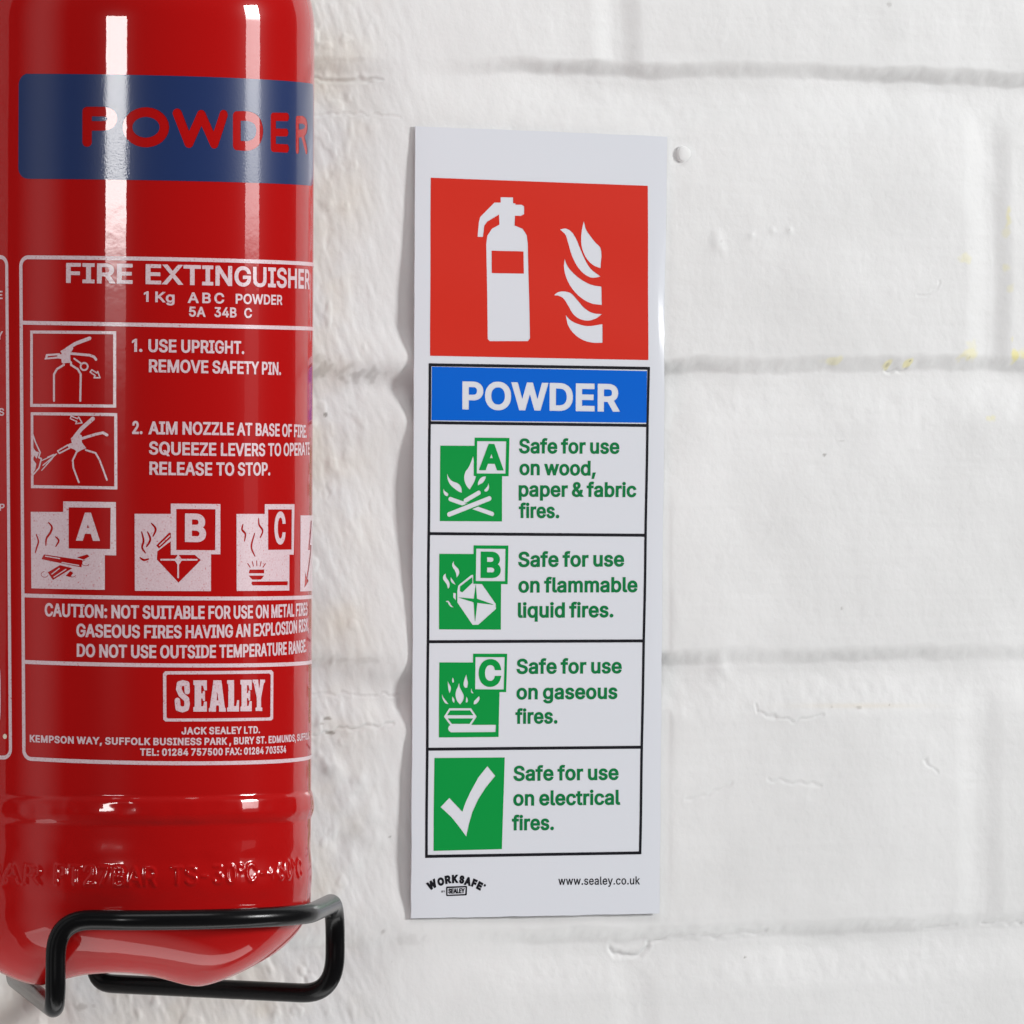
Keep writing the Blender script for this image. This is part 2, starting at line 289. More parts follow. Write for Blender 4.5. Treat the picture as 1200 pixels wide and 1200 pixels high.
g 425 207_-151,187_-150,168_-148,150_-144,134_-140,119_-134,105_-127,93_-119,82_-110,73_-101,64_-91,57_-80,51_-69,101_-41,106_-47,110_-53,116_-59,122_-66,128_-72,136_-78,145_-83,154_-88,165_-92,178_-95,192_-97,207_-97,229_-96,249_-92,267_-85,282_-75,295_-62,304_-47,310_-28,311_-6,311_68,306_68,302_62,298_56,293_49,287_41,280_34,272_28,263_21,252_16,241_11,227_8,212_5,195_5,173_6,152_10,132_17,113_27,95_39,80_53,67_71,55_90,46_112,39_136,35_163,34_191,35_220,39_246,46_271,55_293,66_314,80_332,95_347,112_361,131_371,152_378,173_383,196_384,213_384,228_382,242_378,253_373,264_367,273_360,281_353,288_346,294_338,299_331,304_325,308_319,313_319,313_379,372_379,372_-9,371_-32,367_-54,360_-73,350_-90,338_-104,324_-117,308_-127,291_-136,271_-142,251_-147,229_-150|205_59,222_60,237_63,251_68,264_75,275_84,285_95,293_107,300_121,305_137,309_154,312_172,312_193,312_212,309_231,305_248,300_264,293_278,285_291,275_303,264_312,251_320,237_325,222_329,205_330,188_329,172_325,158_320,145_312,134_302,124_290,115_277,109_262,103_246,99_229,97_212,96_193,97_173,99_155,103_138,109_123,116_108,124_96,134_85,145_76,158_68,172_63,188_60
h 410 114_227,114_0,53_0,53_509,114_509,114_287,102_287,112_312,124_332,137_349,152_362,169_372,187_379,207_383,227_384,246_383,264_380,280_376,295_369,309_360,321_349,332_336,341_321,348_304,353_285,356_264,357_240,357_0,296_0,296_235,295_256,290_275,283_291,273_304,260_315,246_323,229_328,210_329,197_328,184_326,172_322,161_317,150_311,141_303,133_293,126_283,121_271,117_257,114_243
i 167 53_0,53_379,114_379,114_0|84_443,75_444,67_446,60_449,54_455,48_461,44_468,42_475,41_483,42_491,44_499,48_506,54_512,60_517,67_521,75_523,84_524,92_523,100_521,107_517,114_512,119_506,123_499,126_491,126_483,126_475,123_468,119_461,114_455,107_449,100_446,92_444
j 167 53_379,114_379,114_-30,113_-47,111_-63,107_-77,102_-90,95_-102,86_-113,76_-122,65_-129,52_-135,37_-139,21_-142,4_-143,-10_-143,-10_-87,2_-87,14_-86,25_-83,34_-78,40_-72,46_-64,50_-54,52_-42,53_-29|83_443,75_444,67_446,60_449,53_455,48_461,44_468,42_475,41_483,42_491,44_499,48_506,53_512,60_517,67_521,75_523,83_524,92_523,100_521,107_517,114_512,119_506,123_499,125_491,126_483,125_475,123_468,119_461,114_455,107_449,100_446,92_444
k 381 110_137,110_212,121_212,284_379,360_379,184_199,177_199|53_0,53_509,114_509,114_0|294_0,148_186,191_229,372_0
l 189 139_-2,119_-1,101_3,86_10,74_20,65_33,58_47,54_65,53_84,53_509,114_509,114_99,114_87,115_77,117_68,120_62,124_58,130_54,137_53,146_52,150_52,154_52,158_52,160_53,163_53,165_53,167_54,170_54,181_3,176_2,172_1,167_0,162_-1,156_-2,151_-2,145_-2
m 610 53_0,53_379,112_379,112_295,108_295,112_310,118_323,125_335,132_346,141_355,151_363,161_370,172_376,183_380,195_384,207_386,219_386,239_385,257_380,273_372,287_361,299_347,309_331,316_314,321_295,312_295,317_308,322_321,329_332,337_343,347_353,357_361,368_369,381_375,394_380,407_383,422_385,437_386,453_385,468_383,483_378,497_372,510_364,522_354,532_342,541_328,548_313,553_296,556_276,557_255,557_0,496_0,496_254,494_273,490_289,483_302,473_313,460_321,447_326,433_329,419_330,406_330,395_328,384_324,374_320,365_314,358_307,351_299,345_290,341_280,338_270,336_259,335_247,335_0,274_0,274_260,273_275,269_288,262_301,253_311,242_320,229_326,215_329,199_330,188_330,178_328,168_325,158_320,148_314,140_307,132_299,126_289,121_278,117_266,114_253,114_238,114_0
n 410 114_227,114_0,53_0,53_379,112_379,112_287,102_287,112_312,124_332,137_349,152_362,169_372,187_379,207_383,227_384,246_383,264_380,280_376,295_369,309_360,321_349,332_336,341_321,348_304,353_285,356_264,357_240,357_0,296_0,296_235,295_256,290_275,283_291,273_304,260_315,246_323,229_328,210_329,197_328,184_326,172_322,161_317,150_311,141_303,133_293,126_283,121_271,117_257,114_243
o 415 207_-8,182_-7,159_-2,137_6,117_16,98_30,82_46,68_64,56_85,46_108,40_133,36_159,34_187,36_216,40_243,46_268,56_291,68_312,82_330,98_346,117_360,137_371,159_378,182_383,207_384,233_383,256_378,278_371,299_360,317_346,333_330,347_312,359_291,369_268,376_243,380_216,381_187,380_159,376_133,369_108,359_85,347_64,333_46,317_30,299_16,278_6,256_-2,233_-7|207_46,226_48,242_51,257_57,270_66,282_76,292_89,300_102,307_117,312_134,316_151,318_169,319_187,318_206,316_224,312_242,307_258,300_274,292_287,282_300,270_310,257_319,242_325,226_329,207_330,189_329,173_325,158_319,145_310,134_300,124_287,115_274,108_258,103_242,99_224,97_206,96_187,97_169,99_151,103_134,108_117,115_102,124_89,134_76,145_66,158_57,173_51,189_48
p 424 53_-143,53_379,112_379,112_319,118_319,122_325,126_331,131_338,137_346,144_353,152_360,161_367,171_373,183_378,197_381,212_384,229_384,252_383,274_378,294_371,313_361,330_347,345_332,359_313,370_293,379_270,385_245,389_218,390_189,389_160,385_133,379_108,370_84,359_64,346_45,330_29,313_16,294_5,274_-2,252_-7,229_-8,213_-7,198_-5,184_-1,173_4,162_10,153_17,145_24,138_31,132_39,127_46,122_53,118_59,114_59,114_-143|220_47,237_48,253_51,267_57,279_66,291_76,301_88,309_101,316_117,321_133,325_151,327_170,328_189,327_209,325_227,321_245,316_261,309_276,301_290,291_301,280_311,267_319,253_325,237_329,220_330,203_329,188_325,174_320,161_312,150_302,140_291,132_278,125_263,120_247,116_229,113_210,113_189,113_169,116_150,120_132,125_115,132_100,140_86,150_75,162_65,174_57,188_51,204_48
q 424 372_-143,311_-143,311_59,306_59,302_53,298_46,293_39,287_31,280_24,272_17,263_10,252_4,241_-1,227_-5,212_-7,195_-8,172_-7,151_-2,130_5,111_16,94_29,79_45,66_64,55_84,46_108,39_133,35_160,34_189,35_218,39_245,46_270,55_293,66_313,79_332,95_347,112_361,131_371,151_378,173_383,196_384,213_384,228_381,241_378,253_373,263_367,272_360,280_353,287_346,293_338,298_331,303_325,307_319,313_319,313_379,372_379|205_47,221_48,236_51,250_57,263_65,274_75,284_86,293_100,299_115,305_132,309_150,311_169,312_189,311_210,309_229,305_247,300_263,293_278,284_291,275_302,263_312,251_320,237_325,221_329,205_330,187_329,172_325,157_319,145_311,133_301,124_290,115_276,108_261,103_245,99_227,97_209,96_189,97_170,99_151,103_133,109_117,115_101,124_88,134_76,145_66,158_57,172_51,188_48
r 259 53_0,53_379,112_379,112_321,115_321,122_335,130_347,140_358,152_367,166_375,181_380,196_384,213_385,217_385,221_385,225_385,229_384,243_384,243_322,242_323,239_323,235_324,230_324,224_325,219_325,213_326,207_326,194_325,182_323,170_319,159_315,149_309,140_301,132_293,126_284,121_273,117_262,114_250,114_237,114_0
s 365 182_-8,163_-7,145_-5,128_-2,112_3,98_10,84_18,72_27,62_38,53_50,45_63,40_78,36_94,94_107,99_92,105_79,114_69,124_60,136_54,150_49,165_46,181_45,200_46,217_50,232_55,244_62,255_71,262_81,267_91,268_103,267_112,265_121,260_129,254_136,246_142,237_147,225_151,212_155,149_170,125_177,104_186,87_196,72_208,61_222,53_237,48_255,47_274,48_290,51_305,57_319,65_332,75_343,87_354,100_363,115_370,131_377,149_381,167_384,187_384,206_384,223_381,239_378,254_372,267_366,279_358,290_349,299_339,307_328,314_316,319_303,324_290,268_277,264_288,258_298,251_307,243_316,232_323,219_328,205_331,187_333,171_332,156_329,143_324,131_317,121_308,114_299,110_289,109_277,110_267,112_258,117_250,124_243,133_237,144_232,157_227,172_223,229_209,254_202,275_194,292_183,306_171,317_158,325_142,330_125,331_107,330_90,326_75,321_61,312_47,302_35,290_24,276_15,260_6,242_0,223_-5,203_-7
t 227 204_379,204_327,6_327,6_379|65_471,126_471,126_98,127_86,128_76,132_68,136_61,142_56,150_53,159_51,170_50,173_50,177_50,181_51,185_51,190_52,194_52,198_53,202_54,213_2,208_0,203_-1,198_-2,192_-3,186_-3,180_-4,174_-4,168_-4,145_-3,125_2,107_10,92_21,80_35,72_52,67_71,65_93
u 410 182_-5,164_-4,146_-1,130_4,115_11,101_20,89_31,78_44,69_59,62_76,57_95,54_116,53_139,53_379,114_379,114_144,115_123,119_105,127_89,137_75,150_64,164_56,181_52,200_50,213_51,226_53,238_57,249_62,259_69,268_77,276_86,283_97,289_109,293_122,295_137,296_153,296_379,357_379,357_0,298_0,298_92,307_92,297_67,286_47,272_30,257_17,240_7,222_0,203_-4
v 389 163_0,17_379,84_379,165_155,171_138,177_121,182_104,187_87,191_70,196_53,201_37,206_21,184_21,189_37,194_53,198_70,203_87,207_104,213_121,218_138,224_155,305_379,371_379,226_0
w 567 138_0,23_379,87_379,133_214,138_196,143_177,149_157,154_137,159_115,165_91,170_67,175_41,165_41,170_66,175_90,180_113,186_135,191_156,196_176,201_195,206_214,252_379,316_379,362_214,366_196,371_176,376_157,382_136,387_114,392_91,397_67,402_41,391_41,397_66,402_90,408_113,413_135,418_156,423_176,429_195,434_214,480_379,545_379,429_0,368_0,319_172,305_225,301_239,297_252,294_266,291_280,277_338,291_338,277_280,273_266,270_252,266_238,263_225,259_211,255_198,252_185,248_172,199_0
x 379 21_0,171_218,171_171,29_379,100_379,147_306,156_292,164_279,172_266,179_253,186_241,193_229,200_217,207_206,175_206,183_217,190_229,196_241,202_253,209_266,216_279,224_292,233_306,282_379,352_379,209_169,209_214,358_0,287_0,231_85,222_99,214_112,207_124,200_136,193_148,187_159,180_171,173_182,205_182,198_171,191_159,185_148,178_136,172_124,165_112,157_99,148_85,91_0
y 389 47_-139,61_-86,71_-87,80_-89,88_-90,96_-90,104_-89,111_-87,118_-84,124_-80,130_-74,136_-67,141_-58,146_-48,151_-36,163_-1,17_379,84_379,165_155,171_138,177_121,182_104,187_87,191_70,196_53,201_37,206_21,184_21,188_37,193_53,198_70,202_87,207_104,212_121,218_138,224_155,305_379,371_379,204_-58,198_-72,191_-85,184_-97,177_-107,168_-116,159_-124,150_-130,139_-136,128_-140,117_-143,104_-145,91_-145,84_-145,77_-145,71_-144,65_-143,59_-142,54_-141,51_-140
z 380 42_0,42_46,254_320,254_323,48_323,48_379,333_379,333_331,126_60,126_56,339_56,339_0
0 453 227_-7,199_-5,174_1,151_11,130_24,111_41,95_62,80_86,69_113,60_144,53_178,49_214,48_254,49_294,53_330,60_364,69_395,81_422,95_447,112_467,130_484,151_498,174_508,200_514,227_516,254_514,279_508,302_498,323_484,342_467,358_447,372_422,384_395,393_364,400_330,404_294,405_254,404_214,400_178,393_144,384_113,373_86,359_62,342_41,323_24,302_11,279_1,254_-5|227_50,245_51,261_56,276_63,290_74,303_87,313_103,323_122,330_144,336_168,340_194,343_223,344_254,343_285,340_314,336_341,330_365,323_387,313_405,303_422,290_435,276_446,261_453,245_458,227_460,209_458,192_453,177_446,163_435,151_422,140_405,131_387,123_365,117_341,113_314,110_285,109_254,110_223,113_194,117_168,123_144,131_122,140_103,151_87,163_74,177_63,192_56,209_51
1 453 76_0,76_55,391_55,391_0|276_509,276_0,212_0,212_448,209_448,86_358,86_427,198_509
2 453 64_0,64_47,234_229,248_243,261_257,272_270,282_282,291_294,299_305,305_316,311_327,315_337,318_348,320_360,320_371,319_385,317_397,313_408,308_419,301_428,293_436,283_443,273_449,262_454,250_457,237_459,224_460,209_459,196_457,184_453,172_447,162_441,153_433,145_424,139_413,134_402,130_390,128_376,127_362,66_362,67_384,71_405,77_424,86_442,98_459,111_473,126_486,143_496,162_505,182_511,203_514,225_516,247_514,268_511,288_505,306_497,323_486,337_474,350_461,361_445,370_428,376_411,380_392,381_372,380_358,378_345,375_331,371_318,365_304,357_290,347_275,336_259,322_241,306_223,288_202,267_180,153_60,153_57,389_57,389_0
3 453 218_-7,195_-6,173_-3,152_2,133_10,114_19,98_30,83_43,70_57,60_74,52_91,46_111,44_132,109_132,111_119,115_107,120_97,126_87,134_78,144_71,154_64,165_59,178_55,191_52,204_50,219_50,234_51,248_53,262_56,275_61,287_67,297_74,307_83,315_93,321_104,325_116,328_130,329_145,328_158,326_172,322_184,316_196,308_207,299_217,288_226,275_234,260_240,242_244,223_247,201_248,157_248,157_299,288_448,288_452,70_452,70_509,372_509,372_461,211_278,211_289,239_290,264_288,287_284,308_276,327_265,344_253,359_239,371_222,381_205,387_186,392_166,393_145,392_123,387_103,380_84,370_66,358_50,344_36,327_23,309_12,288_4,266_-2,243_-6
4 453 40_105,40_158,247_509,311_509,109_166,109_163,413_163,413_105|282_0,282_121,282_146,282_318,343_318,343_0
5 453 221_-7,199_-6,178_-2,159_3,140_11,123_21,108_32,94_45,83_60,73_76,66_93,62_111,60_130,122_130,124_119,127_108,132_98,138_89,145_80,154_73,163_66,173_60,184_56,196_52,208_50,221_50,236_51,250_53,264_58,276_64,288_72,298_82,307_92,314_104,320_117,324_131,327_146,328_162,327_178,324_193,320_208,314_221,306_233,297_244,286_254,275_262,262_269,248_273,233_276,218_277,205_276,192_275,180_272,167_268,156_264,145_258,136_252,128_246,67_253,96_509,366_509,366_452,151_452,134_301,136_301,145_308,155_315,166_320,178_325,190_329,203_331,216_333,229_334,247_333,263_330,279_326,294_321,308_314,321_306,334_296,345_285,355_273,364_260,372_246,379_231,384_215,388_199,390_181,391_163,390_139,385_117,379_95,369_76,357_57,343_41,327_27,309_15,289_6,268_-1,245_-5
6 453 226_-7,203_-5,182_-1,161_5,142_15,125_26,109_40,96_56,84_74,75_94,69_115,65_138,64_162,65_180,68_199,73_219,80_239,89_261,102_285,118_311,137_340,252_509,322_509,151_261,145_261,149_268,154_275,159_281,165_288,172_293,179_299,187_303,196_307,205_310,214_312,224_314,235_314,257_313,278_309,298_303,316_295,332_284,346_271,359_257,370_240,378_221,384_201,388_180,389_157,388_134,384_112,377_92,368_73,356_55,343_39,327_26,310_14,291_5,271_-2,249_-6|226_48,241_49,254_52,267_56,279_63,289_70,299_79,307_90,314_101,320_114,324_128,327_142,327_157,327_173,324_187,320_201,314_213,307_225,299_235,289_244,279_251,267_258,254_262,241_264,226_265,212_264,198_262,186_258,174_252,163_244,153_235,145_225,138_214,132_201,128_188,126_174,125_158,126_143,128_128,132_114,138_102,145_90,153_79,163_70,174_63,186_56,198_52,212_49
7 453 97_0,323_448,323_452,62_452,62_509,391_509,391_449,165_0
8 453 226_-7,201_-6,178_-2,156_3,136_11,117_21,101_33,86_47,74_62,64_78,57_96,53_115,52_135,53_151,55_166,59_181,65_195,72_208,81_220,90_231,101_241,113_249,125_256,139_261,153_265,153_267,135_273,119_282,105_293,93_308,83_324,76_342,72_360,70_380,72_399,75_417,82_434,90_450,101_464,114_477,129_488,146_498,164_506,184_511,204_514,226_516,248_514,269_511,288_506,306_498,323_488,337_477,350_464,361_450,370_434,377_417,380_399,382_380,380_361,376_342,369_324,359_308,347_293,333_282,318_273,300_267,300_265,314_261,327_256,339_249,351_241,362_231,372_220,380_208,387_195,393_181,397_166,400_151,401_135,399_115,395_96,388_78,378_62,366_47,352_33,335_21,317_11,296_3,275_-2,251_-6|226_49,243_50,258_52,272_55,285_60,296_66,307_74,315_82,323_91,329_102,333_113,336_126,337_139,336_152,333_165,329_177,322_189,314_199,305_208,295_216,283_223,270_228,256_232,242_234,226_235,211_234,196_232,182_228,169_223,157_216,147_208,138_199,130_189,123_177,119_165,116_152,115_139,116_126,119_113,123_102,129_91,136_82,145_74,156_66,167_60,180_55,195_52,210_50|226_290,239_290,252_292,263_296,274_300,284_306,293_313,300_321,307_330,312_341,316_351,318_363,319_376,318_388,316_399,313_410,308_420,301_429,294_437,285_444,275_449,264_454,252_457,240_459,226_460,213_459,200_457,188_454,177_449,167_444,159_437,151_429,145_420,139_410,136_399,134_388,133_376,134_363,136_351,139_341,145_330,151_321,159_313,168_306,178_300,189_296,201_292,213_290
9 453 226_516,249_514,271_510,291_503,310_494,328_482,343_468,356_452,368_434,377_414,384_393,388_371,389_347,388_328,385_309,380_290,373_270,363_248,350_224,334_197,315_168,200_0,130_0,301_248,307_248,303_240,299_234,294_227,287_221,281_215,273_210,265_206,257_202,248_199,238_196,228_195,218_195,195_196,175_199,155_206,137_214,121_225,106_237,94_252,83_269,74_287,68_307,65_329,64_352,65_375,69_397,75_417,85_436,96_454,110_469,125_483,143_494,162_504,182_510,203_514|226_460,212_459,199_457,186_452,174_446,163_438,154_429,145_419,138_407,133_395,129_381,126_367,125_352,126_336,129_322,133_308,138_295,145_284,154_274,163_265,174_257,186_251,199_247,212_244,226_243,240_244,254_247,267_251,279_257,289_265,299_273,307_284,314_295,320_308,324_321,327_335,327_350,327_366,324_381,320_394,314_407,307_419,299_429,290_438,279_446,267_452,254_457,241_459
. 188 95_-4,86_-4,78_-1,70_3,63_9,57_16,53_24,50_32,50_41,50_50,53_59,57_66,63_73,70_79,78_83,86_86,95_87,104_86,113_83,121_79,128_73,134_66,138_59,140_50,141_41,140_32,138_24,134_16,128_9,121_3,113_-1,104_-4
, 188 38_-119,68_71,137_71,84_-119
: 188 95_-4,86_-4,78_-1,70_3,63_9,57_16,53_24,50_32,50_41,50_50,53_59,57_66,63_73,70_79,78_83,86_86,95_87,104_86,113_83,121_79,128_73,134_66,138_59,140_50,141_41,140_32,138_24,134_16,128_9,121_3,113_-1,104_-4|95_271,86_272,78_274,70_278,63_284,57_291,53_299,50_307,50_316,50_325,53_334,57_342,63_349,70_354,78_359,86_361,95_362,104_361,113_359,121_354,128_349,134_342,138_334,140_325,141_316,140_307,138_299,134_291,128_284,121_278,113_274,104_272
& 448 197_-7,173_-6,150_-2,129_4,110_12,93_22,78_34,65_47,54_62,45_78,39_96,35_114,34_133,35_149,37_163,42_177,47_189,55_201,63_213,73_224,85_235,97_245,111_256,125_267,140_279,216_335,221_339,226_343,231_347,237_352,242_357,246_363,251_369,255_375,258_382,260_389,261_397,262_405,261_417,258_427,253_437,245_445,237_452,226_457,215_460,201_461,192_460,184_459,176_456,168_453,161_449,155_444,150_438,145_431,142_424,139_416,137_408,137_399,137_389,139_380,142_372,145_363,150_355,155_346,162_337,169_327,176_317,185_307,194_296,204_284,438_0,364_0,171_231,121_293,111_306,102_319,94_331,87_344,82_357,78_370,76_384,75_398,76_415,79_430,84_445,91_458,99_470,109_481,121_491,134_499,149_505,165_510,182_513,200_513,218_513,235_510,251_505,266_499,279_491,290_482,300_471,308_459,315_447,320_433,323_419,324_404,323_393,322_382,319_372,315_362,310_352,305_342,299_333,291_325,283_317,275_308,266_301,256_293,154_217,140_206,128_195,118_185,110_174,104_164,100_154,98_143,97_131,98_119,100_108,104_97,109_87,116_78,124_70,133_63,143_57,154_53,166_49,179_47,193_46,208_47,223_50,237_54,251_59,265_66,278_75,290_84,301_95,312_108,321_121,329_136,336_151,342_168,346_186,348_205,349_224,408_224,407_201,405_180,401_161,397_144,391_128,385_115,378_103,371_92,364_83,357_75,351_68,345_62,333_47,320_34,305_23,289_14,271_7,252_1,234_-3,215_-6
° 316 158_283,143_284,128_287,114_292,101_298,88_307,77_316,67_327,59_340,52_353,47_367,44_382,43_397,44_413,47_428,52_442,59_455,67_468,77_479,88_489,101_497,114_504,128_509,143_512,158_513,174_512,188_509,202_504,216_497,228_489,239_479,249_468,257_455,264_442,269_428,272_413,273_397,272_382,269_367,264_353,257_340,249_327,239_316,228_307,216_298,202_292,188_287,174_284|158_334,167_335,175_336,183_339,190_343,197_347,203_353,209_359,213_366,217_373,220_381,221_389,222_397,221_406,220_414,217_422,213_430,209_437,203_443,197_448,190_453,183_457,175_459,167_461,158_462,150_461,141_459,134_457,126_453,119_448,113_443,108_437,103_430,99_422,97_414,95_406,95_397,95_389,97_381,99_373,103_366,108_359,113_353,119_347,126_343,134_339,141_336,150_335
+ 453 198_34,198_364,255_364,255_34|61_172,61_226,391_226,391_172
- 453 337_244,337_188,114_188,114_244
'''
GL = {}
for ln in GLYPHS.strip().split('\n'):
    ch, adv, rest = ln.split(' ', 2)
    GL[ch] = (float(adv), [np.array([[float(v) for v in p.split('_')] for p in c.split(',')]) for c in rest.split('|')])
CAP = 509.0
GL['1'] = (285.0, [np.array([(150, 0), (212, 0), (212, 509), (168, 509), (52, 428), (52, 368), (150, 432)], float)])


def embolden(cs, dx, dy):
    """push glyph outlines outwards with mitred corners"""
    big = max(cs, key=lambda c: np.ptp(c[:, 0]) * np.ptp(c[:, 1]))
    ar = lambda c: np.sum(c[:, 0] * np.roll(c[:, 1], -1) - np.roll(c[:, 0], -1) * c[:, 1])
    sg = np.sign(ar(big)); out = []
    for c in cs:
        keep = np.linalg.norm(c - np.roll(c, 1, 0), axis=1) > 1e-6
        c = c[keep]
        e = np.roll(c, -1, 0) - c
        e = e / np.linalg.norm(e, axis=1)[:, None]
        n2 = np.stack([e[:, 1], -e[:, 0]], 1) * sg
        n1 = np.roll(n2, 1, 0)
        m = (n1 + n2) / np.maximum(1 + (n1 * n2).sum(1), 0.35)[:, None]
        L = np.linalg.norm(m, axis=1)
        m = m * np.minimum(1, 1.9 / np.maximum(L, 1e-6))[:, None]
        out.append(c + m * np.array([dx, dy]))
    return out


class Art:
    """Flat artwork on a surface: a signed distance grid in millimetres, negative where there is ink."""
    def __init__(self, mapper, corners_px, cell, pad=0.6):
        self.m = mapper
        q = mapper(corners_px)
        self.cell = cell
        self.x0, self.y0 = q.min(0) - pad
        x1, y1 = q.max(0) + pad
        self.nx = int((x1 - self.x0) / cell) + 2
        self.ny = int((y1 - self.y0) / cell) + 2
        self.xs = self.x0 + np.arange(self.nx) * cell
        self.ys = self.y0 + np.arange(self.ny) * cell
        self.D = np.full((self.ny, self.nx), 50.0)

    def win(self, pts, pad):
        a = np.min(pts, 0) - pad; b = np.max(pts, 0) + pad
        i0 = max(0, int((a[0] - self.x0) / self.cell)); i1 = min(self.nx, int((b[0] - self.x0) / self.cell) + 2)
        j0 = max(0, int((a[1] - self.y0) / self.cell)); j1 = min(self.ny, int((b[1] - self.y0) / self.cell) + 2)
        if i1 <= i0 or j1 <= j0:
            return None
        X, Y = np.meshgrid(self.xs[i0:i1], self.ys[j0:j1])
        return (slice(j0, j1), slice(i0, i1)), X, Y

    def put(self, w, d, cut):
        if cut: self.D[w] = np.maximum(self.D[w], -d)
        else: self.D[w] = np.minimum(self.D[w], d)
        return self

    def poly_s(self, Q, cut=False, grow=0.0, pad=0.8):
        Q = np.asarray(Q, float)
        r = self.win(Q, pad + abs(grow))
        if r is None: return self
        return self.put(r[0], sd_contours(r[1], r[2], [Q]) - grow, cut)

    def poly(self, P, cut=False, smooth=False, grow=0.0):
        Q = self.m(P)
        if smooth: Q = smooth_poly(Q)
        return self.poly_s(Q, cut, grow)

    def stroke(self, P, w_px, cut=False, close=False, smooth=False, taper=0.0):
        Q = self.m(P)
        k = self.scale(P[0])
        if smooth:
            t = np.linspace(0, len(Q) - 1, (len(Q) - 1) * 6 + 1)
            i = np.clip(t.astype(int), 0, len(Q) - 2); f = (t - i)[:, None]
            p0 = Q[np.maximum(i - 1, 0)]; p1 = Q[i]; p2 = Q[i + 1]; p3 = Q[np.minimum(i + 2, len(Q) - 1)]
            Q = 0.5 * (2*p1 + (p2 - p0)*f + (2*p0 - 5*p1 + 4*p2 - p3)*f*f + (3*p1 - p0 - 3*p2 + p3)*f**3)
        hw = w_px * k / 2
        r = self.win(Q, hw + 0.8)
        if r is None: return self
        D = np.full(r[1].shape, 1e9)
        n = len(Q)
        for i in range(n if close else n - 1):
            h = hw
            if taper:
                u = abs((i + 0.5) / (n - 1) * 2 - 1)
                h = hw * (1 - taper * u * u)
            D = np.minimum(D, np.sqrt(seg_d2(r[1], r[2], Q[i], Q[(i + 1) % n])) - h)
        return self.put(r[0], D, cut)

    def frame(self, P, w_px, cut=False):
        """square-cornered outline, P = centre line corners"""
        Q = self.m(P); hw = w_px * self.scale(P[0]) / 2
        r = self.win(Q, 1.0)
        c = Q.mean(0)
        sg = np.sign(Q - c)
        d = np.maximum(sd_contours(r[1], r[2], [Q + sg * hw]), -sd_contours(r[1], r[2], [Q - sg * hw]))
        return self.put(r[0], d, cut)

    def disc(self, c, r_px, cut=False):
        return self.stroke([c, (c[0] + 0.01, c[1])], 2 * r_px, cut)

    def ring(self, c, r_px, w_px):
        P = [(c[0] + r_px * math.cos(t), c[1] + r_px * math.sin(t)) for t in np.linspace(0, 2 * math.pi, 20)[:-1]]
        return self.stroke(P, w_px, close=True)

    def scale(self, p):
        q = self.m([(p[0], p[1] - 5), (p[0], p[1] + 5)])
        return np.linalg.norm(q[0] - q[1]) / 10.0

    def text(self, s, base, cap_px, dil=0.045, cut=False, upto=None, space=None, track=0.25):
        """base = two or three photo points along the base line, the first and last where the ink starts and ends"""
        Q = self.m(base)
        cap = cap_px * self.scale(base[0])
        dl = dil * cap
        xs = []; x = 0
        for ch in s:
            if ch == ' ':
                xs.append(x); x += 180 if space is None else space; continue
            xs.append(x); x += GL[ch][0] + 2 * dil * CAP * track
        def ink(i):
            g = np.concatenate(GL[s[i]][1]); return xs[i] + g[:, 0].min(), xs[i] + g[:, 0].max()
        n = len(s) if upto is None else upto
        while s[n - 1] == ' ': n -= 1
        l, r = ink(0)[0], ink(n - 1)[1]
        sx = (Q[-1, 0] - Q[0, 0] - 2 * dl) / (r - l)
        pf = np.polyfit(Q[:, 0], Q[:, 1], len(Q) - 1)
        dy = 0.78 * dl
        sy = (cap - 2 * dy) / CAP
        for i, ch in enumerate(s):
            if ch == ' ': continue
            cs = []
            for c in GL[ch][1]:
                gx = Q[0, 0] + dl + (c[:, 0] + xs[i] - l) * sx
                gy = np.polyval(pf, gx) + dy + c[:, 1] * sy
                cs.append(np.stack([gx, gy], 1))
            cs = embolden(cs, dl, dy)
            w = self.win(np.concatenate(cs), 0.5)
            if w is None: continue
            self.put(w[0], sd_contours(w[1], w[2], cs), cut)
        return self

    def glyph_at(self, ch, centre, h_px, w_px, rot, dil=0.05):
        """one letter, centred and turned (radians) about its own middle"""
        k = self.scale(centre); c0 = self.m([centre])[0]
        g = np.concatenate(GL[ch][1]); a, b = g.min(0), g.max(0)
        h = h_px * k; w = w_px * k; dl = dil * h
        cs = []
        for c in GL[ch][1]:
            x = ((c[:, 0] - (a[0] + b[0]) / 2) / (b[0] - a[0])) * (w - 2 * dl)
            y = ((c[:, 1] - (a[1] + b[1]) / 2) / (b[1] - a[1])) * (h - 2 * dl)
            cs.append(np.stack([x, y], 1))
        cr = embolden(cs, dl, dl); cs = []
        for c in cr:
            x, y = c[:, 0], c[:, 1]
            cs.append(np.stack([c0[0] + x * math.cos(rot) - y * math.sin(rot), c0[1] + x * math.sin(rot) + y * math.cos(rot)], 1))
        w_ = self.win(np.concatenate(cs), 0.4)
        return self.put(w_[0], sd_contours(w_[1], w_[2], cs), False)

    def mesh(self, run_mm=1.1):
        Fd = -self.D
        ins = Fd > 0
        code = (ins[:-1, :-1] * 1 + ins[:-1, 1:] * 2 + ins[1:, 1:] * 4 + ins[1:, :-1] * 8)
        V = []; idx = {}; faces = []
        xs, ys = self.xs, self.ys
        def corner(j, i):
            k = (0, j, i)
            if k not in idx:
                idx[k] = len(V); V.append((xs[i], ys[j]))
            return idx[k]
        def cross(j, i, j2, i2):
            k = (1, j, i, j2, i2)
            if k not in idx:
                a, b = Fd[j, i], Fd[j2, i2]
                t = a / (a - b)
                idx[k] = len(V)
                V.append((xs[i] + (xs[i2] - xs[i]) * t, ys[j] + (ys[j2] - ys[j]) * t))
            return idx[k]
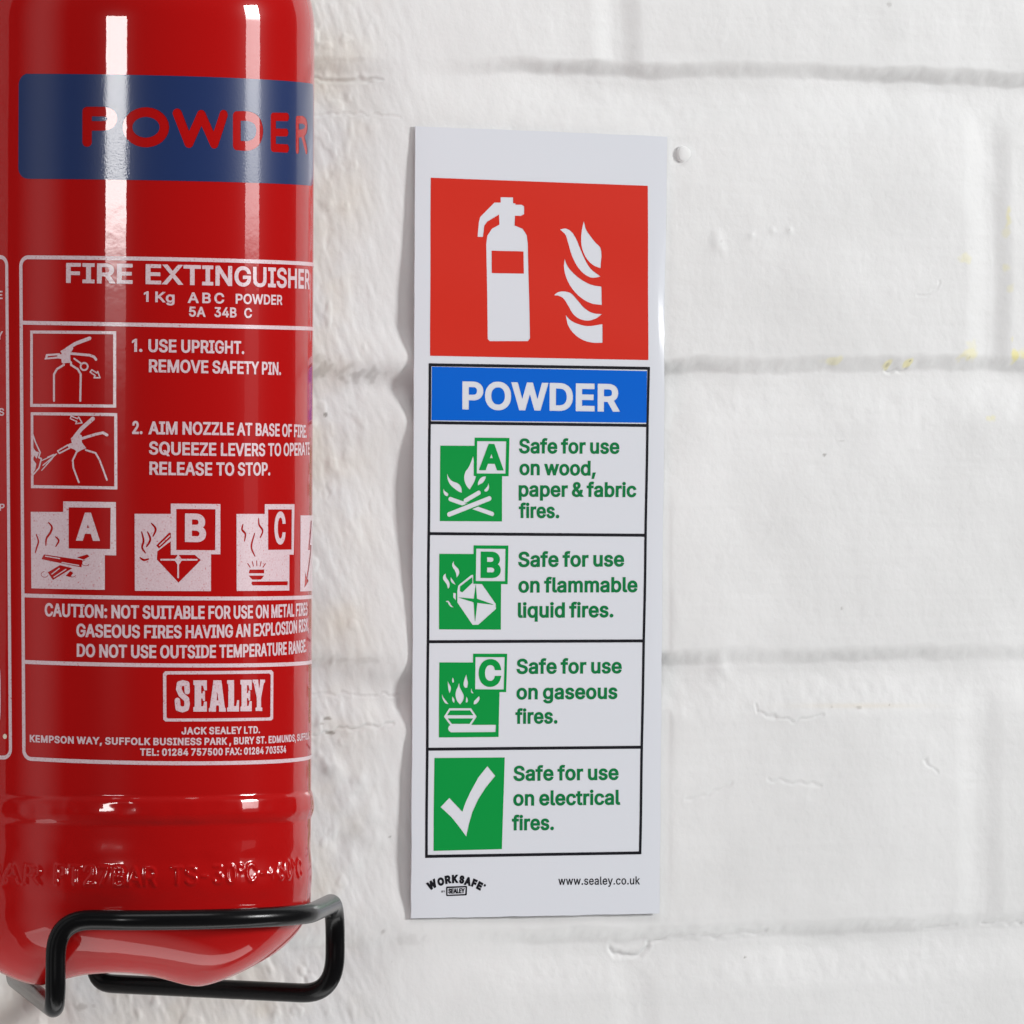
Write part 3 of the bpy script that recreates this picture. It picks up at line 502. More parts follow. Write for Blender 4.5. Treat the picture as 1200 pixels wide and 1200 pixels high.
        run = max(1, int(run_mm / self.cell))
        for j in range(code.shape[0]):
            row = code[j]
            full = np.flatnonzero(row == 15)
            if len(full):
                for g in np.split(full, np.flatnonzero(np.diff(full) > 1) + 1):
                    a = g[0]; b = g[-1] + 1
                    while a < b:
                        c = min(b, (a // run + 1) * run)
                        faces.append((corner(j, a), corner(j, c), corner(j + 1, c), corner(j + 1, a)))
                        a = c
            for i in np.flatnonzero((row > 0) & (row < 15)):
                ring = [(j, i), (j, i + 1), (j + 1, i + 1), (j + 1, i)]
                poly = []
                for k in range(4):
                    p, q = ring[k], ring[(k + 1) % 4]
                    if ins[p]: poly.append(corner(*p))
                    if ins[p] != ins[q]:
                        poly.append(cross(*min(p, q), *max(p, q)))
                if len(poly) >= 3: faces.append(tuple(poly))
        return np.array(V), faces

# ------------------------------------------------------------------ object helpers
def mat(name, col, rough=0.5, spec=0.5, coat=0.0, coat_rough=0.03):
    M = bpy.data.materials.new(name)
    M.use_nodes = True
    p = M.node_tree.nodes['Principled BSDF']
    p.inputs['Base Color'].default_value = (*col, 1)
    p.inputs['Roughness'].default_value = rough
    p.inputs['Specular IOR Level'].default_value = spec
    p.inputs['Coat Weight'].default_value = coat
    p.inputs['Coat Roughness'].default_value = coat_rough
    return M, M.node_tree, p


def noise_node(nt, scale, detail=2.0, coord='Object'):
    t = nt.nodes.new('ShaderNodeTexCoord')
    n = nt.nodes.new('ShaderNodeTexNoise')
    n.inputs['Scale'].default_value = scale
    n.inputs['Detail'].default_value = detail
    nt.links.new(t.outputs[coord], n.inputs['Vector'])
    return n


def bump(nt, p, src, strength, dist):
    b = nt.nodes.new('ShaderNodeBump')
    b.inputs['Strength'].default_value = strength
    b.inputs['Distance'].default_value = dist
    nt.links.new(src, b.inputs['Height'])
    nt.links.new(b.outputs[0], p.inputs['Normal'])
    nt.links.new(b.outputs[0], p.inputs['Coat Normal'])
    return b


def ramp(nt, src, stops):
    r = nt.nodes.new('ShaderNodeValToRGB')
    e = r.color_ramp.elements
    e[0].position, e[0].color = stops[0][0], (*stops[0][1], 1)
    e[1].position, e[1].color = stops[-1][0], (*stops[-1][1], 1)
    for p_, c_ in stops[1:-1]:
        x = e.new(p_); x.color = (*c_, 1)
    nt.links.new(src, r.inputs[0])
    return r


def link_mesh(name, V, faces, material, parent=None, smooth=True, normals=None):
    me = bpy.data.meshes.new(name)
    V = np.asarray(V, float)
    if parent is not None:
        V = V - np.array(root_loc(parent))[None]
    me.from_pydata(V.tolist(), [], faces)
    me.update()
    if smooth:
        me.polygons.foreach_set('use_smooth', np.ones(len(me.polygons), bool))
    if normals is not None:
        me.normals_split_custom_set_from_vertices(np.asarray(normals).tolist())
    me.materials.append(material)
    o = bpy.data.objects.new(name, me)
    COL.objects.link(o)
    if parent is not None: o.parent = parent
    return o


def root_loc(o):
    p = Vector((0, 0, 0))
    while o is not None:
        p = p + o.location; o = o.parent
    return p


def thing(name, label, cat, loc):
    o = bpy.data.objects.new(name, None)
    o.empty_display_size = 0.02
    COL.objects.link(o)
    o.location = loc
    o['label'] = label; o['category'] = cat
    return o


def grid_faces(ny, nx, wrap=False):
    j, i = np.meshgrid(np.arange(ny - 1), np.arange(nx if wrap else nx - 1), indexing='ij')
    i2 = (i + 1) % nx
    return np.stack([j * nx + i, j * nx + i2, (j + 1) * nx + i2, (j + 1) * nx + i], -1).reshape(-1, 4)


def fast_mesh(name, V, Fc, material, parent=None):
    me = bpy.data.meshes.new(name)
    V = np.asarray(V, np.float64)
    if parent is not None: V = V - np.array(root_loc(parent))[None]
    me.vertices.add(len(V)); me.vertices.foreach_set('co', V.astype(np.float32).ravel())
    n = len(Fc)
    me.loops.add(n * 4); me.loops.foreach_set('vertex_index', Fc.astype(np.int32).ravel())
    me.polygons.add(n)
    me.polygons.foreach_set('loop_start', np.arange(0, 4 * n, 4, dtype=np.int32))
    me.polygons.foreach_set('use_smooth', np.ones(n, bool))
    me.update(calc_edges=True); me.validate()
    me.materials.append(material)
    o = bpy.data.objects.new(name, me)
    COL.objects.link(o)
    if parent is not None: o.parent = parent
    return o

# ================================================================== THE WALL
M_wall, nt, p = mat('painted_brick', (0.78, 0.775, 0.76), 0.55, 0.35)
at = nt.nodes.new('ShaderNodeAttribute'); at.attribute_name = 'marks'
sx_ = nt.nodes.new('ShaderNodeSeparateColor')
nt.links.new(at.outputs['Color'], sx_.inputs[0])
n1 = noise_node(nt, 28, 5)
base = ramp(nt, n1.outputs['Fac'], [(0.3, (0.655, 0.659, 0.658)), (0.7, (0.715, 0.72, 0.721))])
mx = nt.nodes.new('ShaderNodeMixRGB'); mx.inputs[2].default_value = (0.78, 0.72, 0.28, 1)
nt.links.new(sx_.outputs[0], mx.inputs[0]); nt.links.new(base.outputs[0], mx.inputs[1])
mx2 = nt.nodes.new('ShaderNodeMixRGB'); mx2.inputs[2].default_value = (0.22, 0.20, 0.185, 1)
nt.links.new(sx_.outputs[1], mx2.inputs[0]); nt.links.new(mx.outputs[0], mx2.inputs[1])
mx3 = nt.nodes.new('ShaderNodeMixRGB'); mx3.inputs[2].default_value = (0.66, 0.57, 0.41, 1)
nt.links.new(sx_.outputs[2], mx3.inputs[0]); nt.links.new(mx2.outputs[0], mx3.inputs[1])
nt.links.new(mx3.outputs[0], p.inputs['Base Color'])
n2 = noise_node(nt, 900, 5)
bump(nt, p, n2.outputs['Fac'], 0.22, 0.0003)

DX = 0.0004
xs = np.concatenate([np.arange(-0.52, -0.165, 0.005), np.arange(-0.165, 0.165, DX), np.arange(0.165, 0.42, 0.005)])
zs = np.concatenate([np.arange(-0.42, -0.147, 0.005), np.arange(-0.147, 0.147, DX), np.arange(0.147, 0.42, 0.005)])
GX, GZ = np.meshgrid(xs, zs)
# photo pixel of each wall point, used only to lay the courses and flaws out along the wall
dep = DIST + GX * Fv[0]
px_of = lambda x, z: (600 + F_PX * (x * R0[0]) / (DIST + x * Fv[0]) + ROLL * F_PX * z / (DIST + x * Fv[0]),
                      600 - F_PX * z / (DIST + x * Fv[0]) + ROLL * F_PX * (x * R0[0]) / (DIST + x * Fv[0]))
# bed joints: photo points along each mortar line, turned into heights on the wall
beds = [
    [(0, 92), (360, 92), (560, 95), (800, 98), (1000, 103), (1200, 110)],
    [(0, 450), (360, 451), (480, 452), (800, 446), (1150, 442), (1200, 443)],
    [(0, 800), (360, 791), (480, 790), (800, 785), (1100, 783), (1200, 781)],
    [(0, 1150), (360, 1122), (480, 1119), (660, 1114), (790, 1112), (900, 1105), (1130, 1097), (1200, 1093)],
]
bed_z = []
for b in beds:
    q = on_wall(b)
    bed_z.append(np.interp(xs, q[:, 0], q[:, 2]))
pitch = 0.0753
bed_z = [bed_z[0] + pitch * k for k in range(7, 0, -1)] + bed_z + [bed_z[-1] - pitch * k for k in range(1, 8)]
bed_z = np.array(bed_z)
hx = on_wall([(724, 50), (1161, 250), (724, 600), (1151, 950), (748, 1150)])[:, 0]
jx = 0.0012
row = np.zeros(GX.shape, int)
H = np.zeros(GX.shape)
wob = 0.0006 * fbm(GX * 45, GZ * 9, 3, 3) + 0.0003 * fbm(GX * 260, GZ * 260, 2, 5)
depth_var = 1 + 0.36 * fbm(GX * 30, GZ * 8, 2, 31)
Jd = np.zeros(GX.shape)
for k in range(len(bed_z)):
    d = GZ - bed_z[k][None, :] + wob
    row += (d < 0).astype(int)
    up = sstep(0.0062, 0.0014, d)              # underside of the brick above: a tight edge
    dn = sstep(-0.0130, -0.0002, d)            # top of the brick below: a broad rounded edge
    Jd = np.maximum(Jd, np.where(d > 0, up, dn))
R_TOP = 7                                       # row 7 hangs above the first visible joint
for r in range(len(bed_z) + 1):
    k = r - R_TOP
    x0 = hx[k] if 0 <= k <= 4 else (hx[0] if k % 2 == 0 else hx[1])
    per = 0.2255
    u = GX + 0.0008 * fbm(GZ * 60 + r * 3, GX * 4, 2, 9) - x0
    u = (u + per / 2) % per - per / 2
    sel = row == r
    amp = 0.55 if k == 4 else (0.35 if k == 2 else 1.0)
    v = np.where(u < 0, sstep(-0.0085, -0.0004, u), sstep(0.0075, 0.0010, u)) * amp
    Jd = np.where(sel, 1 - (1 - Jd) * (1 - v * 0.42), Jd)
H = H - 0.0022 * Jd * depth_var
# each brick sits a little in, out or askew
ph = np.zeros(GX.shape)
H += 0.0007 * fbm(GX * 16 + row * 7.3, GZ * 16, 3, 11) * (1 - Jd)
H += 0.00008 * fbm(GX * 110, GZ * 110, 3, 12) + 0.000015 * fbm(GX * 600, GZ * 600, 2, 13)
# rough trowel and brush ridges, strongest near the extinguisher
px, py = px_of(GX, GZ)
rough = 0.10 + 0.90 * sstep(560, 400, px)
H += rough * 0.00014 * fbm(GX * 420 + GZ * 160, GZ * 130 - GX * 60, 3, 15)
lump = fbm(GX * 240, GZ * 200, 2, 16)
H += rough * 0.00036 * sstep(0.55, 1.0, lump)
H -= rough * 0.00014 * sstep(0.75, 1.1, fbm(GX * 300, GZ * 220 + 4, 2, 18))
H += 0.00003 * fbm(GX * 40, GZ * 500, 3, 21) * sstep(500, 700, px)
# the bellied brick faces behind the sign's left edge, which the sign bridges
gy = [0, 90, 150, 200, 250, 300, 350, 385, 405, 420, 432, 447, 462, 482, 500, 515, 545, 575, 605, 650, 700, 730, 765, 778, 790, 815, 835, 847, 870, 910, 950, 1000, 1040, 1060, 1078, 1120, 1200]
gg = [.5, .8, .15, .7, 1.0, 1.45, 1.9, 2.0, 1.0, .15, .7, 2.5, 2.7, 1.4, .35, .8, 1.6, 2.1, 2.0, 1.5, .8, .4, .25, .6, 1.9, 1.9, .7, .25, .8, 1.2, 1.4, 1.6, 1.2, .6, .25, 1.3, .5]
yy = np.arange(-200, 1400, 1.0)
g0 = np.interp(yy, gy, gg)
kr = np.exp(-np.linspace(-3, 3, 49) ** 2 / 2 * 1.6); kr /= kr.sum()
g0 = np.convolve(np.pad(g0, 24, 'edge'), kr, 'valid')
pyw = py + 7 * fbm(GX * 60, GZ * 25, 3, 51)
G = np.interp(pyw, yy, g0) / 1000
xl = on_wall([(483, 600)])[0, 0]
wgt = np.exp(-((GX - xl) / np.where(GX < xl, 0.020, 0.022)) ** 2)
Hs = 0.00075 - 1.28 * G + 0.00007 * fbm(GX * 110, GZ * 110, 3, 12) * 1.0 + rough * 0.00009 * fbm(GX * 420 + GZ * 160, GZ * 130 - GX * 60, 3, 15)
H = H * (1 - wgt) + Hs * wgt
# cracks and lifted paint, as fine grooves
def groove(P, w_mm, d_mm, jag=0.0006, seed=1):
    global H
    q = on_wall(P)[:, [0, 2]]
    a, b = q.min(0) - 0.004, q.max(0) + 0.004
    i0, i1 = np.searchsorted(xs, [a[0], b[0]]); j0, j1 = np.searchsorted(zs, [a[1], b[1]])
    X, Z = GX[j0:j1, i0:i1], GZ[j0:j1, i0:i1]
    Xw = X + jag * vnoise(X * 500, Z * 500, seed); Zw = Z + jag * vnoise(X * 500, Z * 500, seed + 5)
    D = np.full(X.shape, 1e9)
    for k in range(len(q) - 1): D = np.minimum(D, seg_d2(Xw, Zw, q[k], q[k + 1]))
    D = np.sqrt(D) * 1000
    H[j0:j1, i0:i1] += (-0.85 * d_mm * np.exp(-(D / w_mm) ** 2) + 0.15 * d_mm * np.exp(-((D - 1.6 * w_mm) / w_mm) ** 2)) / 1000
groove([(364, 862), (388, 858), (404, 853), (425, 852), (460, 849)], 0.35, 0.45, seed=3)
groove([(366, 813), (420, 814), (478, 815)], 0.3, 0.25, seed=4)
groove([(884, 826), (886, 836), (910, 841), (930, 846), (945, 842), (962, 838)], 0.35, 0.35, seed=5)
groove([(805, 938), (830, 930), (858, 918)], 0.5, 0.25, seed=6)
groove([(900, 914), (925, 917), (960, 920)], 0.45, 0.25, seed=7)
groove([(1082, 890), (1090, 897), (1096, 903)], 0.35, 0.35, seed=8)
groove([(365, 134), (420, 134), (470, 138)], 0.3, 0.25, seed=9)
groove([(365, 92), (400, 93), (448, 93)], 0.5, 0.45, seed=10)
groove([(1040, 432), (1050, 435), (1066, 430)], 0.4, 0.5, seed=11)
groove([(1072, 346), (1090, 346), (1100, 330)], 0.3, 0.25, seed=12)
groove([(720, 1112), (735, 1121), (756, 1118), (765, 1108)], 0.7, 0.7, seed=13)
groove([(765, 1106), (790, 1096), (840, 1097), (900, 1090)], 0.5, 0.4, seed=14)
groove([(1090, 1087), (1125, 1082)], 0.4, 0.4, seed=15)
groove([(1155, 1082), (1200, 1081)], 0.5, 0.5, seed=16)
for (cx, cy, r_, hgt, sd_) in [(840, 285, 2.2, 0.5, 1), (880, 276, 0.9, 0.3, 2), (905, 270, 0.9, 0.3, 3), (925, 270, 1.0, 0.35, 4),
                               (848, 782, 2.4, 0.5, 5), (392, 905, 3.0, 0.8, 6), (380, 895, 2.0, 0.6, 7), (420, 915, 2.0, 0.5, 8), (405, 940, 3.0, 0.6, 9), (440, 985, 2.5, 0.5, 10),
                               (400, 985, 2.5, -0.5, 11), (385, 240, 1.5, 0.5, 12), (410, 1010, 2.6, 0.5, 13), (430, 950, 3.5, 0.6, 14)]:
    q = on_wall([(cx, cy)])[0]
    dd = np.hypot(GX - q[0], GZ - q[2]) * 1000 * (1 + 0.3 * vnoise(GX * 400, GZ * 400, sd_))
    H += hgt / 1000 * np.exp(-(dd / r_) ** 2)
lim = np.interp(px, [440, 480, 700, 770, 784, 830], [0.004, 0.00085, 0.0006, 0.0002, 0.0003, 0.004]) + np.interp(py, [100, 140, 1085, 1130], [0.003, 0, 0, 0.003])
kk = 0.00015
H = np.where(H > lim - 4 * kk, -kk * np.logaddexp(-H / kk, -lim / kk), H)

V = np.stack([GX, -H, GZ], -1).reshape(-1, 3)
Fc = grid_faces(len(zs), len(xs))
wall = thing('brick_wall', 'white painted brick wall with soft mortar joints and yellow paint specks', 'wall', (0, 0, 0))
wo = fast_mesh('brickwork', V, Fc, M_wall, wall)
# marks: yellow flecks, dark dirt, warm soiling plus painted colour bleed (red, green, blue of one attribute)
mk = np.zeros(GX.shape + (4,), np.float32); mk[..., 3] = 1
def blot(ch, cx, cy, rx, ry, a, seed):
    d = np.hypot((px - cx) / rx, (py - cy) / ry) + 0.55 * fbm(px / 9 + seed, py / 9, 2, seed)
    mk[..., ch] = np.maximum(mk[..., ch], a * sstep(1.0, 0.35, d))
for k, (cx, cy, rx, ry, a) in enumerate([(976, 423, 13, 5, .35), (1042, 427, 4, 6, .55), (1066, 424, 5, 7, .6), (1124, 422, 5, 6, .4), (1136, 418, 12, 10, .45), (1138, 408, 9, 9, .2),
        (1190, 417, 6, 8, .8), (1186, 398, 3, 9, .45), (1181, 254, 4, 10, .55), (1180, 272, 5, 8, .25), (1130, 303, 9, 9, .3), (1178, 315, 4, 8, .3), (1184, 338, 5, 8, .25),
        (1162, 490, 5, 4, .35), (1200, 412, 5, 8, .6), (1165, 489, 3, 3, .4)]):
    blot(0, cx, cy, rx, ry, a, k)
for k, (cx, cy, rx, ry, a) in enumerate([(967, 533, 1.8, 1.8, .7), (1042, 427, 3, 4, .5), (1067, 423, 1.5, 1.8, .8), (1136, 418, 1.5, 1.5, .7), (988, 517, 5, 2, .25), (876, 1122, 1.8, 1.8, .8),
        (987, 713, 2, 2, .5), (384, 431, 17, 13, .38), (425, 438, 26, 13, .36), (372, 420, 10, 8, .3), (383, 486, 2.2, 3, .8), (384, 842, 5, 1.6, .8), (388, 859, 6, 2.4, .8), (376, 848, 4, 2, .5),
        (459, 981, 1.8, 1.8, .7), (410, 774, 60, 5, .2), (449, 1092, 4, 4, .4), (480, 1103, 22, 8, .15), (461, 1127, 2, 3, .5), (386, 246, 4, 3, .3), (100, 1180, 14, 5, .4), (85, 1178, 10, 4, .3),
        (974, 828, 2, 1.5, .4), (1006, 829, 5, 1.2, .5), (1042, 826, 1.5, 1.5, .7), (1040, 5, 3, 3, .3), (395, 69, 34, 4, .15), (405, 94, 34, 4, .18), (415, 975, 16, 12, .16), (380, 900, 14, 10, .16), (845, 283, 3, 2, .2), (924, 269, 2, 2, .3)]):
    blot(1, cx, cy, rx, ry, a, 40 + k)
cyl_bleed = np.clip(sstep(480, 370, px) * sstep(-500, 100, px) * sstep(-500, -50, py) * sstep(1700, 1250, py) * (0.15 + 0.20 * fbm(px / 70, py / 70, 4, 77)), 0, 0.6)  # warm colour bleed beside the cylinder, painted into the wall colour
mk[..., 2] = np.maximum(cyl_bleed, 0.30 * np.exp(-((px - 1010) / 70) ** 2 - ((py - 827) / 3) ** 2))
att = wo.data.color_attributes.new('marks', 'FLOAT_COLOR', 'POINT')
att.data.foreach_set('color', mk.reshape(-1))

# the small round plug painted over beside the sign
c = on_wall([(800, 180.5)])[0]
Vp = []; prof = [(2.1, 0.0), (2.05, 0.9), (1.9, 1.25), (1.6, 1.4), (0.7, 1.46), (0.0, 1.47)]
for (r_, y_) in prof:
    for k in range(32):
        t = 2 * math.pi * k / 32
        rr = r_ * (1 + 0.04 * math.sin(3 * t + 1))
        Vp.append((c[0] + rr * math.cos(t) / 1000, c[1] + 0.0004 - y_ / 1000, c[2] + rr * math.sin(t) / 1000))
fast_mesh('wall_plug', Vp, grid_faces(len(prof), 32, True), M_wall, wall)

# ================================================================== THE EXTINGUISHER
M_red, nt, p = mat('red_enamel', (0.415, 0.0055, 0.0055), 0.24, 0.03, 0.58, 0.026)
nb = noise_node(nt, 420, 2)
bump(nt, p, nb.outputs['Fac'], 0.05, 0.00012)
M_print, nt, p = mat('white_screen_print', (0.68, 0.52, 0.56), 0.40, 0.3, 0.4, 0.08)
sp1 = noise_node(nt, 2600, 3)
sp2 = noise_node(nt, 700, 2)
r1 = ramp(nt, sp1.outputs['Fac'], [(0.0, (0.55, 0.03, 0.04)), (0.27, (0.55, 0.06, 0.07)), (0.37, (0.64, 0.46, 0.50)), (0.62, (0.69, 0.53, 0.57)), (1.0, (0.76, 0.63, 0.66))])
nt.links.new(r1.outputs[0], p.inputs['Base Color'])
bump(nt, p, sp1.outputs['Fac'], 0.25, 0.0001)
M_blue, nt, p = mat('blue_band_ink', (0.016, 0.033, 0.115), 0.30, 0.2, 0.42, 0.075)
sp1 = noise_node(nt, 2400, 2)
bump(nt, p, sp1.outputs['Fac'], 0.12, 0.0001)
M_dot, _, _ = mat('cream_mark', (0.72, 0.62, 0.50), 0.5)

ext = thing('fire_extinguisher', 'red dry powder fire extinguisher cylinder with a blue name band and white printed instructions', 'fire extinguisher', (AX[0], AX[1], -0.112))

def cyl_point(s_mm, v_mm, off=0.0):
    th = s_mm / 1000 / RAD
    r = RAD + off
    q = np.stack([AX[0] + r * (np.sin(th) * er[0] + np.cos(th) * ec[0]),
                  AX[1] + r * (np.sin(th) * er[1] + np.cos(th) * ec[1]), v_mm / 1000], -1)
    n = np.stack([np.sin(th) * er[0] + np.cos(th) * ec[0], np.sin(th) * er[1] + np.cos(th) * ec[1], 0 * th], -1)
    return q, n

z_sh = cyl_mm([(149, 20)])[0, 1] / 1000          # where the shoulder begins
z_bead = cyl_mm([(149, 950.5)])[0, 1] / 1000
z_em = cyl_mm([(149, 1037)])[0, 1] / 1000
z_b = cyl_mm([(149, 1066)])[0, 1] / 1000         # where the base begins to round in
dth = 0.00034 / RAD
th = np.concatenate([np.arange(-1.75, 1.85, dth), np.arange(1.85, 2 * math.pi - 1.75 - 0.01, 0.03)])
nth = len(th)
rows = []                                        # (kind, parameter)
for t in np.linspace(0, 1, 40): rows.append(('sh', t))
for z in np.linspace(z_sh - 0.001, z_bead + 0.0055, 60): rows.append(('st', z))
for z in np.arange(z_bead + 0.005, z_b, -0.00034): rows.append(('st', z))
for t in np.linspace(0, 1, 70): rows.append(('bt', t))
# raised lettering near the base
zr = np.array([z for k, z in rows if k == 'st'])
em = Art(cyl_mm, [(0, 1000), (366, 1050)], 0.2)
em.x0, em.nx = -78.0, 800
em.xs = em.x0 + np.arange(em.nx) * em.cell
em.D = np.full((em.ny, em.nx), 50.0)
b0 = cyl_mm([(66, 1037), (182, 1037.5)])
em.text('PT27BAR', [(66, 1036), (125, 1038), (183, 1039)], 23, 0.0)
em.text('TS-30°C-+60°C', [(200, 1037.5), (285, 1034), (352, 1028)], 22, 0.0)
em.text('PS15BAR', [(-62, 1031), (-8, 1034), (50, 1036)], 22, 0.0)
def em_height(s, v):
    i = np.clip((s - em.x0) / em.cell, 0, em.nx - 1.001); j = np.clip((v - em.y0) / em.cell, 0, em.ny - 1.001)
    i0 = i.astype(int); j0 = j.astype(int); f = i - i0; g = j - j0
    D = em.D
    d = (D[j0, i0] * (1 - f) + D[j0, i0 + 1] * f) * (1 - g) + (D[j0 + 1, i0] * (1 - f) + D[j0 + 1, i0 + 1] * f) * g
    return sstep(0.34, -0.46, d)
bead_d = np.linspace(-4.2, 4.2, 169)
bead_r = np.interp(bead_d, [-3.3, -2.0, -0.9, 0.1, 2.1, 2.6, 3.3], [0, 0.52, 0.74, 0.70, 0.50, 0.36, 0])
bk = np.exp(-np.linspace(-2.2, 2.2, 17) ** 2); bk /= bk.sum()
bead_r = np.convolve(np.pad(bead_r, 8, 'edge'), bk, 'valid')
feet = np.radians(np.array([40, 130, 220, 310]) + 0.0)
thw = th[None, :]
near = np.abs((thw[..., None] - feet[None, None, :] + math.pi) % (2 * math.pi) - math.pi).min(-1)
foot = np.exp(-(near / 0.40) ** 2)               # 1 at a foot, 0 in the valleys
V = np.zeros((len(rows), nth, 3))
for k, (kind, t) in enumerate(rows):
    if kind == 'sh':
        a = (1 - t) * math.pi / 2
        r = np.full(nth, 0.013 + (RAD - 0.013) * math.cos(a) ** 0.80)
        z = np.full(nth, z_sh + 0.026 * math.sin(a) ** 1.0)
    elif kind == 'st':
        d = (t - z_bead) * 1000
        r = np.full(nth, RAD)
        if abs(d) < 4.1:
            wv = 1 + 0.22 * vnoise(th * 6, th * 0 + d * 0.35, 61) + 0.12 * vnoise(th * 17, th * 0 + d * 0.3, 62)
            r = r + 0.001 * float(np.interp(d, bead_d, bead_r)) * wv
        if t < z_bead - 0.006:
            r = r + 0.00030 * float(sstep(0.0062, -0.0006, t - z_em)) * float(sstep(-0.006, -0.001, t - z_em))
            r = r + 0.00026 * np.exp(-((t - z_em - 0.0012) / 0.0034) ** 2) * (0.75 + 0.45 * vnoise(th * 7, th * 0, 66))
            r = r + 0.00042 * em_height(th * RAD * 1000, np.full(nth, t * 1000))
            r = r + 0.00014 * fbm(th * 5, np.full(nth, t * 150), 2, 64) * sstep(z_bead - 0.006, z_bead - 0.010, t) * sstep(z_b, z_b + 0.004, t)
        z = np.full(nth, t)
    else:
        f = foot[0]
        if t < 0.7:
            q = t / 0.7
            a = math.pi / 2 * q
            n = 1.7 + 0.6 * f
            rad_in = 0.017
            drop = 0.0165 * (0.94 + 0.06 * f)
            r = RAD - rad_in * (1 - math.cos(a) ** (2 / n))
            z = z_b - drop * math.sin(a) ** (2 / n)
            z = z - 0.0026 * f * q ** 3
        else:
            q = (t - 0.7) / 0.3
            r = np.full(nth, (RAD - 0.017) * (1 - q) + 0.0001)
            z0 = z_b - 0.0165 * (0.94 + 0.06 * f) - 0.0026 * f
            z = z0 * (1 - q) ** 2 + (z_b - 0.009) * (1 - (1 - q) ** 2)
    V[k, :, 0] = AX[0] + r * (np.sin(th) * er[0] + np.cos(th) * ec[0])
    V[k, :, 1] = AX[1] + r * (np.sin(th) * er[1] + np.cos(th) * ec[1])
    V[k, :, 2] = z
Fc = grid_faces(len(rows), nth, True)
body = fast_mesh('cylinder_body', V.reshape(-1, 3), Fc, M_red, ext)

M_brass, _, pb = mat('brass_neck', (0.55, 0.33, 0.08), 0.3); pb.inputs['Metallic'].default_value = 1
Vn = []
pr = [(0.0131, -0.001), (0.0131, 0.006), (0.0155, 0.0065), (0.0155, 0.016), (0.011, 0.0165), (0.0, 0.0165)]
for (r_, h_) in pr:
    for k in range(40):
        t = 2 * math.pi * k / 40
        Vn.append((AX[0] + r_ * math.cos(t), AX[1] + r_ * math.sin(t), z_sh + 0.026 + h_))
fast_mesh('neck_collar', Vn, grid_faces(len(pr), 40, True), M_brass, ext)


def cyl_art(name, art, material, parent, layer=1, label=None):
    P, Fs = art.mesh()
    q, n = cyl_point(P[:, 0], P[:, 1], 0.00006 * layer)
    o = link_mesh(name, q, Fs, material, parent, normals=n)
    if label: o['label'] = label
    return o

C0 = zone(0, 0, 1)
# ---- blue name band with the red showing through as letters
tl, tr, br, bl = cyl_mm([(22, 86.3), (366, 97.5), (366, 217.5), (22, 209.5)])
s0, s1 = tl[0], 63.0
A = Art(cyl_mm, [(15, 80), (366, 225)], 0.11)
A.nx = int((s1 + 1 - A.x0) / A.cell); A.xs = A.x0 + np.arange(A.nx) * A.cell; A.D = np.full((A.ny, A.nx), 50.0)
tm = cyl_mm([(22, 86.6), (190, 88.5), (362, 97.6)]); bm_ = cyl_mm([(22, 209.5), (190, 211.5), (362, 217.3)])
ft = np.polyfit(tm[:, 0], tm[:, 1], 2); fb = np.polyfit(bm_[:, 0], bm_[:, 1], 2)
rc = 2.6
ss = np.linspace(s0 + rc, s1 - rc, 30)
pts = [(s, np.polyval(ft, s)) for s in ss]
arc = lambda cx, cy, a0, a1: [(cx + rc * math.cos(a), cy + rc * math.sin(a)) for a in np.linspace(a0, a1, 8)]
pts += arc(s1 - rc, np.polyval(ft, s1) - rc, math.pi / 2, 0) + arc(s1 - rc, np.polyval(fb, s1) + rc, 0, -math.pi / 2)
pts += [(s, np.polyval(fb, s)) for s in ss[::-1]]
pts += arc(s0 + rc, np.polyval(fb, s0) + rc, -math.pi / 2, -math.pi) + arc(s0 + rc, np.polyval(ft, s0) - rc, math.pi, math.pi / 2)
A.poly_s(pts, pad=3)
Z = zone(0, 60, 6.316); Y_ = zone(190, 60, 6.316)
wl = 72 / 6.316
A.stroke(Z((645, 672), (645, 447), (770, 447)), wl, True)
A.stroke(Z((770, 447), (815, 462), (832, 498), (815, 535), (770, 552), (650, 552)), wl, True, smooth=True)
th_ = np.linspace(0, 2 * math.pi, 26)
A.stroke(Z(*[(1080 + 137 * math.cos(a), 563 + 113 * math.sin(a)) for a in th_]), wl, True)
A.stroke(Y_((112, 460), (198, 680), (290, 470), (385, 685), (455, 470)), wl, True)
A.stroke(Y_((552, 482), (552, 695)), wl, True)
A.stroke(Y_((552, 480), (640, 482), (700, 515), (722, 590), (700, 665), (640, 700), (552, 697)), wl, True, smooth=True)
A.stroke(Y_((922, 487), (822, 485), (822, 715), (922, 720)), 62 / 6.316, True)
A.stroke(Y_((822, 600), (918, 602)), 58 / 6.316, True)
A.stroke(Y_((1000, 732), (1000, 507), (1040, 507)), 58 / 6.316, True)
A.stroke(Y_((1040, 507), (1062, 530), (1066, 565), (1050, 600), (1000, 612)), 58 / 6.316, True, smooth=True)
A.stroke(Y_((1035, 612), (1066, 735)), 58 / 6.316, True)
cyl_art('name_band', A, M_blue, ext, 1, 'blue band with the word POWDER left in red')

